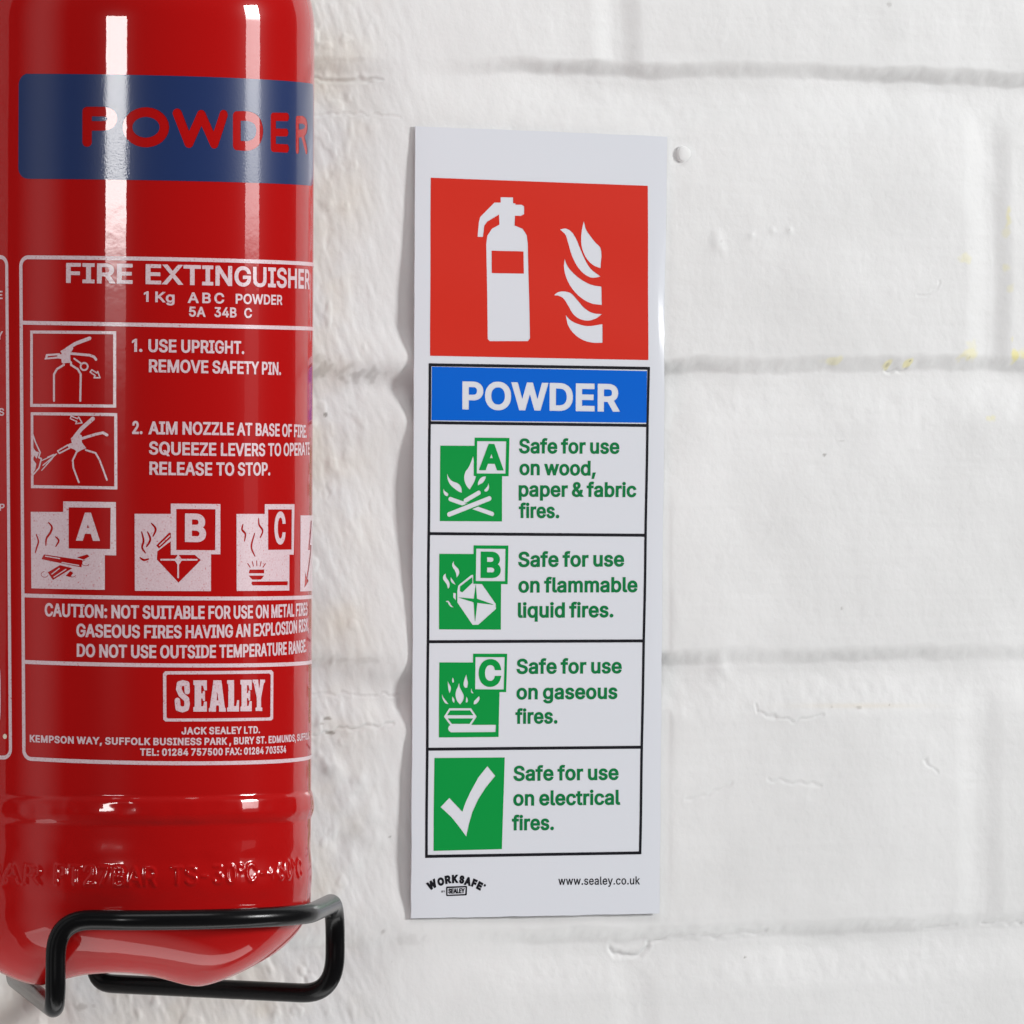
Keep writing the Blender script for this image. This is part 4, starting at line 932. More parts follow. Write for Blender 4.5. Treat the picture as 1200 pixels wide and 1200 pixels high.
# ---- the white frame and its rules
A = Art(cyl_mm, [(18, 295), (366, 905)], 0.13)
s1 = 76.0
A.nx = int((s1 + 1 - A.x0) / A.cell); A.xs = A.x0 + np.arange(A.nx) * A.cell; A.D = np.full((A.ny, A.nx), 50.0)
def rule(pts):
    q = cyl_mm(pts); f = np.polyfit(q[:, 0], q[:, 1], 2)
    return lambda s: np.polyval(f, s)
ftop = rule([(40, 301.6), (190, 303.3), (285, 306.1), (362, 309.3)])
f2 = rule([(30, 378.2), (190, 381.0), (362, 385.0)])
f3 = rule([(30, 697.8), (190, 700.9), (260, 701.4), (362, 699.6)])
f4 = rule([(30, 775.7), (190, 779.7), (362, 776.3)])
fbot = rule([(45, 889.8), (190, 894.3), (362, 887.8)])
lf = cyl_mm([(25, 360), (26.3, 600), (28, 860)]); lfx = np.polyfit(lf[:, 1], lf[:, 0], 1)
lw = 4.4 / 2 * 0.2015
def band(f, sa, sb):
    ss = np.linspace(sa, sb, 40)
    A.poly_s([(s, f(s) + lw) for s in ss] + [(s, f(s) - lw) for s in ss[::-1]])
rc = 2.0
xt = np.polyval(lfx, ftop(-25)); xb = np.polyval(lfx, fbot(-25))
band(ftop, xt + rc, s1); band(fbot, xb + rc, s1)
for f in (f2, f3, f4): band(f, np.polyval(lfx, f(-25)), s1)
yt, yb = ftop(xt + rc) - rc, fbot(xb + rc) + rc
A.poly_s([(xt - lw, yt), (xt + lw, yt), (xb + lw, yb), (xb - lw, yb)])
for (cx, cy, a0, a1) in ((xt + rc, yt, math.pi / 2, math.pi), (xb + rc, yb, math.pi, 1.5 * math.pi)):
    an = np.linspace(a0, a1, 12)
    A.poly_s([(cx + (rc + lw) * math.cos(a), cy + (rc + lw) * math.sin(a)) for a in an] + [(cx + (rc - lw) * math.cos(a), cy + (rc - lw) * math.sin(a)) for a in an[::-1]])
panel = cyl_art('information_panel', A, M_print, ext, 1, 'white printed frame and dividing rules')

def small(name, box, build, cell=0.075, parent=panel, material=M_print, layer=1, ext_s=None, label=None):
    A = Art(cyl_mm, box, cell)
    if ext_s:
        A.nx = int((ext_s + 1 - A.x0) / A.cell); A.xs = A.x0 + np.arange(A.nx) * A.cell; A.D = np.full((A.ny, A.nx), 50.0)
    build(A)
    return cyl_art(name, A, material, parent, layer, label)

small('heading_text', [(70, 300), (366, 345)], lambda A: A.text('FIRE EXTINGUISHER', [(77.5, 331.6), (230, 334.2), (323, 336.9)], 23.5, 0.052, upto=13, space=230), 0.1, ext_s=72)
def b(A):
    A.text('1 Kg', [(168.5, 353.6), (204.5, 354.8)], 12.4, 0.050)
    A.text('A B C', [(220, 355), (262.5, 355.8)], 12.4, 0.050, space=120)
    A.text('POWDER', [(276, 356.0), (330.5, 357.5)], 11.8, 0.050)
    A.text('5A', [(221.3, 371), (240.7, 371.5)], 11.8, 0.050)
    A.text('34B', [(251, 371.6), (277, 372.2)], 11.8, 0.050)
    A.text('C', [(286, 372.6), (295, 372.8)], 11.8, 0.050)
small('rating_text', [(165, 335), (335, 380)], b)
def b(A):
    A.text('1.', [(154.5, 412.2), (167, 412.4)], 15.3, 0.050)
    A.text('USE UPRIGHT.', [(173.8, 412.6), (230, 413.6), (286, 415)], 15.2, 0.050)
    A.text('REMOVE SAFETY PIN.', [(174.4, 436.2), (245, 437.5), (329, 439.6)], 15.2, 0.050)
small('instruction_text', [(150, 390), (340, 445)], b, label='first printed instruction')
def b(A):
    A.text('2.', [(154.8, 508.6), (167, 508.8)], 15.3, 0.050)
    A.text('AIM NOZZLE AT BASE OF FIRE.', [(174, 509), (271, 510.2), (327.5, 511.6)], 15.2, 0.050, upto=19)
    A.text('SQUEEZE LEVERS TO OPERATE', [(174.5, 532.6), (252, 534.2), (310.5, 534.6)], 15.4, 0.050, upto=14 if False else 14)
    A.text('RELEASE TO STOP.', [(175, 556.4), (250, 557.4), (316.5, 557.2)], 15.6, 0.050)
small('instruction_text', [(150, 485), (366, 565)], b, ext_s=72, label='second printed instruction')
def b(A):
    A.text('CAUTION: NOT SUITABLE FOR USE ON METAL FIRES', [(52.5, 722.2), (160, 725), (270, 725.2)], 15.6, 0.050, upto=25)
    A.text('GASEOUS FIRES HAVING AN EXPLOSION RISK,', [(89.5, 746.2), (215, 748), (272.8, 747)], 15.4, 0.050, upto=20)
    A.text('DO NOT USE OUTSIDE TEMPERATURE RANGE.', [(90, 769.6), (185, 771.4), (253, 771)], 15.4, 0.050, upto=18)
small('caution_text', [(45, 700), (366, 776)], b, ext_s=72)
def b(A):
    A.text('JACK SEALEY LTD.', [(212.5, 860.8), (304.5, 859.4)], 8.6, 0.065, track=0.7)
    A.text('KEMPSON WAY, SUFFOLK BUSINESS PARK , BURY ST. EDMUNDS, SUFFOLK', [(35, 869.6), (190, 873.3), (312, 871.2)], 8.6, 0.065, upto=45, track=0.7)
    A.text('TEL: 01284 757500 FAX: 01284 703534', [(164, 885.6), (255, 885.2), (335, 882.2)], 8.6, 0.065, track=0.7)
small('address_text', [(30, 845), (366, 892)], b, 0.065, ext_s=64)
# ---- maker's badge
def b(A):
    Z = zone(190, 760, 6.316)
    q = Z((15, 175), (812, 168), (812, 522), (15, 530))
    A.poly(Z((22, 168), (808, 160), (822, 176), (820, 520), (806, 532), (24, 540), (8, 524), (6, 186)))
    A.poly(Z((40, 192), (792, 184), (802, 194), (800, 504), (790, 510), (42, 518), (32, 508), (30, 202)), True)
    def L(poly, x0, x1, y0, y1, cut=False):
        A.poly(Z(*[(x0 + u * (x1 - x0), y1 + (1 - v) * (y0 - y1) if False else y1 - v * (y1 - y0)) for u, v in poly]), cut)
    Ep = [(0, 0), (1, 0), (1, .32), (.80, .32), (.72, .17), (.58, .17), (.58, .42), (.68, .42), (.72, .34), (.86, .34), (.86, .66), (.72, .66), (.68, .58), (.58, .58), (.58, .83), (.72, .83), (.80, .68), (1, .68), (1, 1), (0, 1), (0, .86), (.1, .84), (.1, .16), (0, .14)]
    A.stroke(Z((185, 318), (182, 262), (152, 255), (128, 262), (122, 300), (140, 340), (180, 375), (185, 410), (178, 442), (150, 452), (118, 442), (112, 385)), 6.6, smooth=False)
    L(Ep, 230, 330, 235, 467)
    L([(0, 0), (.42, 0), (.42, .12), (.44, .2), (.58, .2), (.6, .12), (.6, 0), (1, 0), (1, .1), (.94, .14), (.74, 1), (.26, 1), (.26, .95), (.06, .14), (0, .1)], 345, 470, 235, 467)
    L([(.46, .36), (.56, .36), (.51, .62)], 345, 470, 235, 467, True)
    L([(0, 0), (1, 0), (1, .36), (.84, .36), (.76, .17), (.58, .17), (.58, 1), (0, 1), (0, .88), (.1, .86), (.1, .14), (0, .12)], 480, 568, 234, 466)
    L(Ep, 578, 662, 232, 464)
    L([(0, 1), (.46, 1), (.46, .92), (.54, .70), (.6, .92), (.6, 1), (1, 1), (1, .92), (.9, .88), (.68, .42), (.68, .12), (.78, .1), (.78, 0), (.24, 0), (.24, .1), (.34, .12), (.34, .42), (.1, .88), (0, .92)], 668, 760, 230, 462)
small('maker_logo', [(188, 782), (322, 848)], b, 0.085)
# ---- step pictograms
def b(A):
    Z = zone(0, 380, 5.714); k = 1 / 5.714
    A.frame(Z((212, 52), (768, 57), (768, 548), (212, 543)), 20 * k)
    A.stroke(Z((362, 512), (362, 335), (382, 300), (428, 272), (428, 255)), 14 * k)
    A.stroke(Z((538, 512), (541, 335), (521, 300), (476, 272), (476, 255)), 14 * k)
    A.poly(Z((405, 180), (440, 160), (470, 140), (492, 160), (480, 182), (470, 200), (474, 258), (414, 260), (412, 232), (385, 228), (385, 205), (415, 200)))
    A.stroke(Z((450, 165), (505, 130), (600, 94)), 24 * k)
    A.stroke(Z((465, 195), (600, 207), (630, 218), (643, 236)), 17 * k)
    A.poly(Z((310, 200), (402, 194), (402, 228), (298, 236)))
    A.poly(Z((322, 212), (385, 208), (385, 216), (318, 224)), True)
    A.stroke(Z((497, 230), (545, 264)), 11 * k); A.ring(Z((564, 283))[0], 24 * k, 12 * k)
    A.stroke(Z((615, 305), (648, 326), (655, 316), (670, 358), (630, 358), (638, 343), (604, 320)), 9 * k, close=True)
small('step_pictogram', [(34, 386), (140, 480)], b, label='boxed drawing of an extinguisher with its pin being pulled')
def b(A):
    Z = zone(0, 380, 5.714); k = 1 / 5.714
    A.frame(Z((215, 599), (775, 605), (776, 1096), (217, 1087)), 20 * k)
    A.poly(Z((475, 765), (515, 725), (548, 745), (548, 790), (578, 830), (545, 842), (520, 858), (498, 838), (456, 822), (462, 800), (482, 795)))
    A.stroke(Z((505, 750), (545, 700), (622, 632)), 27 * k)
    A.stroke(Z((540, 768), (640, 737), (690, 726), (717, 742)), 18 * k)
    A.stroke(Z((387, 848), (456, 808), (468, 828), (398, 864)), 10 * k, close=True)
    for q in [((380, 868), (282, 912)), ((372, 875), (288, 945)), ((350, 900), (280, 978)), ((365, 880), (300, 955)), ((360, 872), (320, 890))]:
        A.stroke(Z(*q), 7 * k)
    A.stroke(Z((220, 735), (238, 790), (270, 858), (260, 892), (278, 900), (262, 962), (226, 1004)), 10 * k)
    A.poly(Z((218, 820), (240, 850), (262, 858), (246, 900), (232, 880), (220, 900)))
    A.poly(Z((218, 900), (244, 935), (236, 975), (218, 1000)))
    A.stroke(Z((516, 850), (487, 912), (492, 962), (528, 1058)), 12 * k)
    A.stroke(Z((575, 842), (640, 862), (668, 910), (716, 1042)), 12 * k)
    A.stroke(Z((476, 615), (520, 632), (527, 620), (550, 660), (508, 666), (514, 650), (472, 632)), 8 * k, close=True)
small('step_pictogram', [(34, 484), (140, 576)], b, label='boxed drawing of an extinguisher aimed at flames')
# ---- class pictograms
def tagbox(A, Z, main, outer, inner):
    A.poly(Z(*main)); A.poly(Z(*outer)); A.poly(Z(*inner), True)
def b(A):
    Z = zone(0, 580, 5.714); k = 1 / 5.714
    tagbox(A, Z, [(207, 113), (702, 116), (702, 636), (211, 625)], [(424, 43), (776, 48), (778, 405), (424, 397)], [(460, 83), (741, 86), (738, 363), (460, 359)])
    A.text('A', Z((513, 306), (665, 308)), 33, 0.07)
    A.stroke(Z((326, 185), (348, 215), (338, 252), (312, 292), (308, 338)), 16 * k, True, smooth=True, taper=.5)
    A.stroke(Z((243, 265), (258, 310), (246, 355), (237, 388)), 13 * k, True, smooth=True, taper=.5)
    A.stroke(Z((372, 280), (394, 306), (374, 345)), 13 * k, True, smooth=True, taper=.5)
    A.poly(Z((278, 430), (295, 398), (552, 436), (546, 485)), True)
    A.poly(Z((355, 570), (320, 518), (402, 470), (486, 490)), True)
    A.poly(Z((515, 418), (585, 398), (600, 412), (560, 434)), True)
    A.poly(Z((440, 542), (470, 510), (492, 522), (470, 550)), True)
    for q in [((305, 410), (400, 426)), ((415, 452), (528, 472)), ((348, 530), (398, 492)), ((362, 550), (442, 498))]:
        A.stroke(Z(*q), 7 * k)
    for (cx, cy, r_) in [(300, 532, 24), (574, 455, 25), (487, 532, 22)]:
        A.stroke([Z((cx + r_ * math.cos(a), cy + r_ * .8 * math.sin(a)))[0] for a in np.linspace(0.4, 4.6, 10)], 4 * k, True)
small('class_pictogram', [(34, 585), (140, 695)], b, label='class A symbol with burning logs')
def b(A):
    Z = zone(0, 560, 3.158); k = 1 / 3.158
    tagbox(A, Z, [(498, 133), (781, 134), (780, 419), (499, 418)], [(632, 95), (815, 97), (815, 283), (632, 281)], [(652, 115), (797, 116), (796, 268), (652, 267)])
    A.text('B', Z((684, 237), (762, 239)), 33.5, 0.07)
    for q in [((560, 168), (576, 190), (566, 216)), ((524, 200), (531, 232), (526, 258), (538, 278)), ((546, 200), (556, 228), (542, 255)), ((518, 295), (532, 304), (550, 300))]:
        A.stroke(Z(*q), 8 * k, True, smooth=True, taper=.5)
    A.poly(Z((578, 250), (625, 203), (632, 203), (632, 222), (588, 262)), True)
    A.poly(Z((582, 272), (632, 234), (632, 285), (720, 285), (743, 304), (660, 388), (580, 302)), True)
    A.stroke(Z((590, 250), (628, 214)), 4 * k)
    A.stroke(Z((596, 303), (728, 303)), 6.5 * k); A.stroke(Z((659, 284), (659, 368)), 6.5 * k)
    A.poly(Z((645, 303), (659, 285), (675, 303), (659, 325)))
small('class_pictogram', [(156, 585), (262, 695)], b, label='class B symbol with a leaking fuel can')
def b(A):
    Z = zone(190, 580, 5.714); k = 1 / 5.714
    tagbox(A, Z, [(497, 127), (852, 128), (850, 640), (498, 643)], [(686, 62), (885, 62), (880, 400), (686, 398)], [(708, 97), (867, 97), (865, 366), (708, 368)])
    A.text('C', Z((750, 330), (824, 330)), 38, 0.050)
    for q in [((540, 198), (534, 232), (556, 262), (550, 308)), ((645, 158), (648, 200), (672, 240), (655, 286)), ((618, 258), (600, 320), (598, 360), (620, 410))]:
        A.stroke(Z(*q), 16 * k, True, smooth=True, taper=.5)
    for q in [((572, 460), (588, 484)), ((602, 446), (610, 476)), ((632, 442), (633, 474)), ((662, 447), (655, 476)), ((690, 460), (674, 484))]:
        A.stroke(Z(*q), 8 * k, True)
    A.poly(Z((585, 500), (682, 500), (682, 525), (578, 525)), True)
    A.poly(Z((578, 540), (682, 540), (660, 567), (602, 567)), True)
    A.poly(Z((600, 580), (840, 578), (838, 605), (605, 606), (596, 594)), True)
small('class_pictogram', [(276, 585), (346, 695)], b, 0.075, label='class C symbol with a gas burner')
def b(A):
    e0 = cyl_mm([(351.5, 604), (352, 693)])
    sl = e0[:, 0].mean(); y1, y0 = e0[0, 1], e0[1, 1]
    A.poly_s([(sl, y0), (sl + 17, y0), (sl + 17, y1), (sl, y1)], pad=2)
    f = lambda u, v: (sl + u, y0 + v)
    A.poly_s([f(9, 16.5), f(6.2, 9.6), f(9.0, 9.6), f(4.6, 3.2), f(3.6, 4.6), f(3.0, .8), f(7.0, 2.4), f(5.6, 3.0), f(11.4, 10.8), f(8.4, 10.8), f(11.6, 16.5)], True)
small('class_pictogram', [(349, 600), (366, 696)], b, 0.09, ext_s=76, label='electric shock symbol at the cylinder edge')
# ---- end of the panel next to it
A = Art(cyl_mm, [(0, 295), (20, 900)], 0.11)
lx = np.polyfit(*(lambda q: (q[:, 1], q[:, 0]))(cyl_mm([(8.6, 360), (10, 600), (12.2, 850)])), 1)
A.x0 = -64.0; A.nx = int((-28 - A.x0) / A.cell) + 8; A.xs = A.x0 + np.arange(A.nx) * A.cell; A.D = np.full((A.ny, A.nx), 50.0)
yt = cyl_mm([(1, 301.2)])[0, 1]; yb = cyl_mm([(1, 887.6)])[0, 1]
xt, xb = np.polyval(lx, yt), np.polyval(lx, yb)
A.poly_s([(A.x0 + 1, yt + lw), (xt - rc + .06, yt + lw), (xt - rc + .06, yt - lw), (A.x0 + 1, yt - lw)], pad=1)
A.poly_s([(A.x0 + 1, yb + lw), (xb - rc + .06, yb + lw), (xb - rc + .06, yb - lw), (A.x0 + 1, yb - lw)], pad=1)
A.poly_s([(xt - lw, yt - rc + .06), (xt + lw, yt - rc + .06), (xb + lw, yb + rc - .06), (xb - lw, yb + rc - .06)], pad=1)
for (cx, cy, a0, a1) in ((xt - rc, yt - rc, 0, math.pi / 2), (xb - rc, yb + rc, 0, -math.pi / 2)):
    an = np.linspace(a0, a1, 12)
    A.poly_s([(cx + (rc + lw) * math.cos(a), cy + (rc + lw) * math.sin(a)) for a in an] + [(cx + (rc - lw) * math.cos(a), cy + (rc - lw) * math.sin(a)) for a in an[::-1]])
side = cyl_art('side_panel', A, M_print, ext, 1, 'edge of a second printed frame')
for t_, q_, c_ in [('E', [(-5, 350.4), (3.2, 350.5)], 9.6), ('Y', [(-4, 397.8), (3.6, 398)], 9.8), ('SS', [(-8, 486.8), (5, 487.2)], 8.8), ('EP', [(-6.5, 599.2), (5.6, 598)], 8.0)]:
    small('side_text', [(-9, q_[0][1] - 14), (8, q_[0][1] + 4)], lambda A: A.text(t_, q_, c_, 0.05), 0.08, parent=side)
small('print_outline', [(-9, 770), (8, 860)], lambda A: A.stroke([(-4, 778), (-0.2, 786), (0.4, 815), (-0.2, 842), (-4, 850)], 1.4, smooth=True), 0.08, parent=side)
A = Art(cyl_mm, [(0, 855), (14, 870)], 0.07); A.disc((5.9, 863), 3.0)
cyl_art('print_dot', A, M_dot, ext, 1, 'small cream printed dot')

# ================================================================== THE SAFETY SIGN
M_white, nt, p = mat('white_vinyl', (0.665, 0.69, 0.74), 0.07, 0.5, 0.0, 0.03)
def ink(name, col):
    return mat(name, col, 0.24, 0.25)[0]
M_sred = ink('red_sign_ink', (0.57, 0.026, 0.014))
M_sblue = ink('blue_sign_ink', (0.0, 0.112, 0.57))
M_green = ink('green_sign_ink', (0.003, 0.275, 0.05))
M_text = ink('green_lettering_ink', (0.007, 0.17, 0.05))
M_black = ink('black_sign_ink', (0.012, 0.012, 0.016))
corners = on_wall([(487, 147.8), (782, 160), (773, 1070.6), (482, 1076.4)], SIGN_Y)
sc_ = corners.mean(0)
sign = thing('safety_sign', 'tall white sticker sign with red, blue and green panels on the brick wall', 'safety sign', tuple(sc_))
TLc, TRc, BRc, BLc = [c[[0, 2]] for c in corners]
def right_x(z): return np.interp(z, [BRc[1], TRc[1]], [BRc[0], TRc[0]])
def left_x(z): return np.interp(z, [BLc[1], TLc[1]], [BLc[0], TLc[0]])
zc = on_wall([(775, 345)], SIGN_Y)[0, 2]
def sign_y(x, z):
    """the sheet's own ripple, and the curl of its right edge back to the wall"""
    d = np.maximum(0, x - (right_x(z) - 0.0042)) / 0.0042
    g = np.exp(-((z - zc) / np.where(z > zc, 0.016, 0.026)) ** 2)
    g2 = np.exp(-((z - (zc - 0.075)) / 0.03) ** 2)
    curl = (0.00048 * g + 0.00009 + 0.00010 * g2) * d * d
    rip = 0.00007 * np.sin(z * 95 + 0.6) * np.sin((x + 0.02) * 40) + 0.00005 * np.sin(z * 210 + x * 60)
    return SIGN_Y + curl + rip
uu = np.concatenate([np.linspace(0, 0.95, 40), np.linspace(0.953, 1, 16)])
vv = np.linspace(0, 1, 240)
U, Vv = np.meshgrid(uu, vv)
P2 = (TLc[None, None] * (1 - U)[..., None] + TRc[None, None] * U[..., None]) * (1 - Vv)[..., None] + (BLc[None, None] * (1 - U)[..., None] + BRc[None, None] * U[..., None]) * Vv[..., None]
X, Z = P2[..., 0].copy(), P2[..., 1].copy()
# knife-cut edges are never quite true
X[:, 0] += 0.00007 * fbm(Z[:, 0] * 150, Z[:, 0] * 0, 2, 5); X[:, -1] += 0.00009 * fbm(Z[:, -1] * 120, Z[:, -1] * 0, 2, 6)
Z[0] += 0.00006 * fbm(X[0] * 200, X[0] * 0, 2, 7); Z[-1] += 0.00007 * fbm(X[-1] * 200, X[-1] * 0, 2, 8)
Yf = sign_y(X, Z)
ny, nx = X.shape
front = np.stack([X, Yf, Z], -1).reshape(-1, 3)
back = np.stack([X, Yf + 0.00028, Z], -1).reshape(-1, 3)
Ff = grid_faces(ny, nx)[:, ::-1]
Fb = grid_faces(ny, nx) + ny * nx
rim = [j * nx for j in range(ny)] + [(ny - 1) * nx + i for i in range(1, nx)] + [j * nx + nx - 1 for j in range(ny - 2, -1, -1)] + [i for i in range(nx - 2, 0, -1)]
n0 = ny * nx
Vs = np.concatenate([front, back, front[rim], back[rim]])
k0 = 2 * n0; L = len(rim)
Fr = np.array([[k0 + i, k0 + (i + 1) % L, k0 + L + (i + 1) % L, k0 + L + i] for i in range(L)])
fast_mesh('sign_sheet', Vs, np.concatenate([Ff, Fb, Fr]), M_white, sign)

def sign_art(name, art, material, label=None):
    P, Fs = art.mesh(2.0)
    x, z = P[:, 0] / 1000, P[:, 1] / 1000
    y = sign_y(x, z)
    e_ = 1e-4
    n = np.stack([(sign_y(x + e_, z) - sign_y(x - e_, z)) / (2 * e_), -np.ones_like(x), (sign_y(x, z + e_) - sign_y(x, z - e_)) / (2 * e_)], -1)
    n /= np.linalg.norm(n, axis=1)[:, None]
    o = link_mesh(name, np.stack([x, y - 0.00005, z], -1), Fs, material, sign, normals=n)
    if label: o['label'] = label
    return o

def sart(box, cell=0.085): return Art(sign_mm, box, cell)

# red panel with its white symbols left clear
Z5 = zone(460, 130, 3.158)
A = sart([(500, 205), (765, 425)], 0.1)
A.poly(Z5((141, 247), (945, 277), (946, 922), (139, 906)))
A.poly(Z5((395, 421), (455, 425), (482, 436), (497, 460), (501, 490), (508, 842), (500, 852), (360, 852), (352, 844), (347, 495), (351, 462), (368, 436)), True)
A.poly(Z5((393, 340), (455, 342), (452, 430), (396, 428)), True)
A.poly(Z5((400, 319), (446, 320), (446, 350), (400, 350)), True)
A.poly(Z5((448, 347), (478, 347), (487, 353), (487, 382), (475, 388), (450, 388)), True)
A.poly(Z5((400, 339), (377, 339), (325, 392), (320, 410), (315, 466), (335, 466), (340, 425), (350, 410), (400, 380)), True)
A.poly(Z5((367, 517), (485, 520), (486, 602), (367, 600)))
for f in [((708, 407), (716, 438), (733, 464), (752, 488), (770, 508), (770, 582), (742, 570), (718, 545), (703, 512), (698, 478), (701, 440)),
          ((620, 439), (640, 435), (660, 445), (678, 470), (692, 502), (708, 540), (732, 582), (770, 613), (738, 617), (708, 602), (682, 572), (663, 532), (650, 488), (640, 458)),
          ((637, 547), (648, 574), (670, 601), (700, 625), (735, 643), (773, 650), (774, 718), (738, 713), (702, 695), (668, 662), (645, 622), (635, 582)),
          ((597, 682), (612, 671), (635, 668), (660, 675), (682, 698), (708, 728), (738, 747), (774, 752), (752, 768), (722, 776), (692, 770), (668, 752), (650, 722), (632, 694), (614, 684)),
          ((640, 755), (660, 776), (688, 789), (720, 796), (776, 789), (776, 858), (735, 857), (700, 846), (668, 822), (648, 792))]:
    A.poly(Z5(*f), True, True)
sign_art('fire_symbol_panel', A, M_sred, 'red panel with white extinguisher and flames')
# blue title panel
A = sart([(500, 424), (765, 502)], 0.1)
A.poly([(506.0, 429.6), (758.0, 434.8), (757.6, 495.4), (505.4, 492.6)])
A.text('POWDER', [(541.6, 479.8), (725.6, 482.6)], 33.0, 0.065, True)
sign_art('title_panel', A, M_sblue, 'blue panel with white lettering')
# black frame and dividers
A = sart([(495, 420), (765, 1010)], 0.13)
th_ = 1.75
TL_, TR_, BR_, BL_ = (503.8, 427.4), (760.0, 431.6), (750.0, 999.4), (499.6, 1003.6)
A.frame([TL_, TR_, BR_, BL_], 3.5)
lerp = lambda p, q, t: (p[0] + (q[0] - p[0]) * t, p[1] + (q[1] - p[1]) * t)
for (yl, yr) in ((495.3, 498.6), (625.3, 627.2), (752.0, 751.0), (878.0, 875.6)):
    xl_ = np.interp(yl, [427, 1003], [503.8, 499.6]); xr_ = np.interp(yr, [431, 999], [760.0, 750.0])
    A.poly([(xl_, yl - th_), (xr_, yr - th_), (xr_, yr + th_), (xl_, yl + th_)])
sign_art('border_frame', A, M_black)
Z6 = zone(460, 490, 3.529); Z7 = zone(460, 740, 3.333)
g = 0.056
def cap(name, box, lines, label):
    A = sart(box, 0.085)
    for (t, b_, c_) in lines: A.text(t, b_, c_, g, space=150)
    sign_art('caption_text', A, M_text, label)
cap('a', [(600, 505), (755, 618)], [('Safe for use', Z6((523, 146), (938, 148)), 17.6), ('on wood,', Z6((525, 236), (840, 238)), 17.6), ('paper & fabric', Z6((522, 325), (1008, 327)), 17.6), ('fires.', Z6((522, 413), (690, 414)), 17.6)], 'green caption about wood, paper and fabric')
cap('b', [(600, 640), (755, 735)], [('Safe for use', Z6((519, 616), (957, 614)), 18), ('on flammable', Z6((520, 722), (1012, 720)), 18), ('liquid fires.', Z6((518, 826), (913, 824)), 18)], 'green caption about flammable liquid')
cap('c', [(595, 765), (740, 860)], [('Safe for use', Z7((484, 166), (895, 164)), 17.8), ('on gaseous', Z7((484, 266), (878, 264)), 17.8), ('fires.', Z7((480, 361), (645, 360)), 17.8)], 'green caption about gaseous fires')
cap('d', [(595, 890), (740, 985)], [('Safe for use', Z7((472, 584), (883, 580)), 17.8), ('on electrical', Z7((471, 681), (889, 677)), 17.8), ('fires.', Z7((466, 777), (630, 776)), 17.8)], 'green caption about electrical fires')
A = sart([(650, 1020), (755, 1048)], 0.06)
A.text('www.sealey.co.uk', Z7((647, 990), (966, 988)), 9.6, 0.022, track=.9)
sign_art('web_address', A, M_black)
# pictograms
Za = zone(500, 500, 10)
A = sart([(510, 508), (600, 614)], 0.07)
A.poly(Za((160, 222), (888, 226), (882, 1110), (152, 1106)))
F5 = [((240, 545), (252, 580), (275, 615), (310, 642), (355, 658), (390, 685), (408, 720), (412, 775), (370, 758), (325, 725), (285, 690), (258, 648), (243, 600)),
      ((545, 345), (552, 380), (553, 480), (553, 575), (580, 582), (566, 630), (540, 680), (505, 738), (475, 705), (448, 650), (440, 595), (455, 530), (490, 480), (520, 415)),
      ((600, 690), (604, 650), (625, 612), (655, 588), (697, 582), (685, 620), (660, 655), (630, 672)),
      ((725, 662), (732, 700), (725, 740), (708, 758), (680, 760), (675, 742), (695, 722), (715, 695)),
      ((195, 722), (210, 752), (238, 772), (256, 792), (242, 816), (215, 805), (198, 775))]
for f in F5: A.poly(Za(*f), True, True)
A.poly(Za((562, 128), (970, 132), (962, 581), (557, 576)))
A.poly(Za((592, 170), (932, 172), (925, 550), (589, 548)), True)
A.text('A', Za((622, 510), (895, 513)), 31, 0.075)
A.stroke(Za((277, 848), (768, 1022)), 5.2, True)
A.stroke(Za((465, 858), (612, 774)), 8.2); A.stroke(Za((455, 866), (612, 774)), 5.2, True)
A.stroke(Za((268, 1026), (734, 842)), 8.2); A.stroke(Za((263, 1028), (736, 841)), 5.6, True)
A.stroke(Za((277, 848), (360, 878)), 5.2, True)
sign_art('pictogram', A, M_green, 'green class A symbol with campfire')
Zb = zone(500, 625, 9.6)
A = sart([(510, 634), (600, 742)], 0.07)
A.poly(Zb((142, 230), (840, 234), (833, 1083), (137, 1080)))
A.poly(Zb((345, 650), (355, 590), (370, 575), (500, 470), (523, 465), (525, 568), (622, 570), (776, 792), (780, 850), (580, 1028), (515, 1030), (345, 778)), True)
A.poly(Zb((376, 598), (512, 492), (516, 555), (402, 664), (376, 652)))
A.poly(Zb((553, 566), (566, 735), (762, 805), (570, 782), (543, 1005), (528, 776), (350, 720), (530, 735)))
A.poly(Zb((300, 670), (328, 672), (328, 754), (300, 722)), True)
for f in [((305, 310), (308, 345), (330, 372), (358, 402), (368, 435), (358, 470), (338, 500), (330, 450), (312, 410), (290, 375), (288, 345)),
          ((215, 450), (220, 495), (245, 530), (260, 575), (255, 605), (240, 625), (228, 580), (205, 545), (184, 510), (190, 475)),
          ((270, 488), (285, 512), (305, 540), (326, 580), (298, 565), (275, 542)),
          ((212, 765), (240, 758), (258, 775), (275, 805), (305, 832), (270, 825), (248, 800), (236, 776))]:
    A.poly(Zb(*f), True, True)
A.poly(Zb((527, 135), (918, 137), (910, 572), (525, 566)))
A.poly(Zb((557, 172), (885, 175), (880, 538), (553, 536)), True)
A.text('B', Zb((606, 502), (832, 504)), 31, 0.075)
sign_art('pictogram', A, M_green, 'green class B symbol with fuel can')
Zc = zone(500, 755, 10)
A = sart([(510, 760), (600, 870)], 0.07)
A.poly(Zc((148, 212), (862, 214), (843, 1086), (142, 1092)))
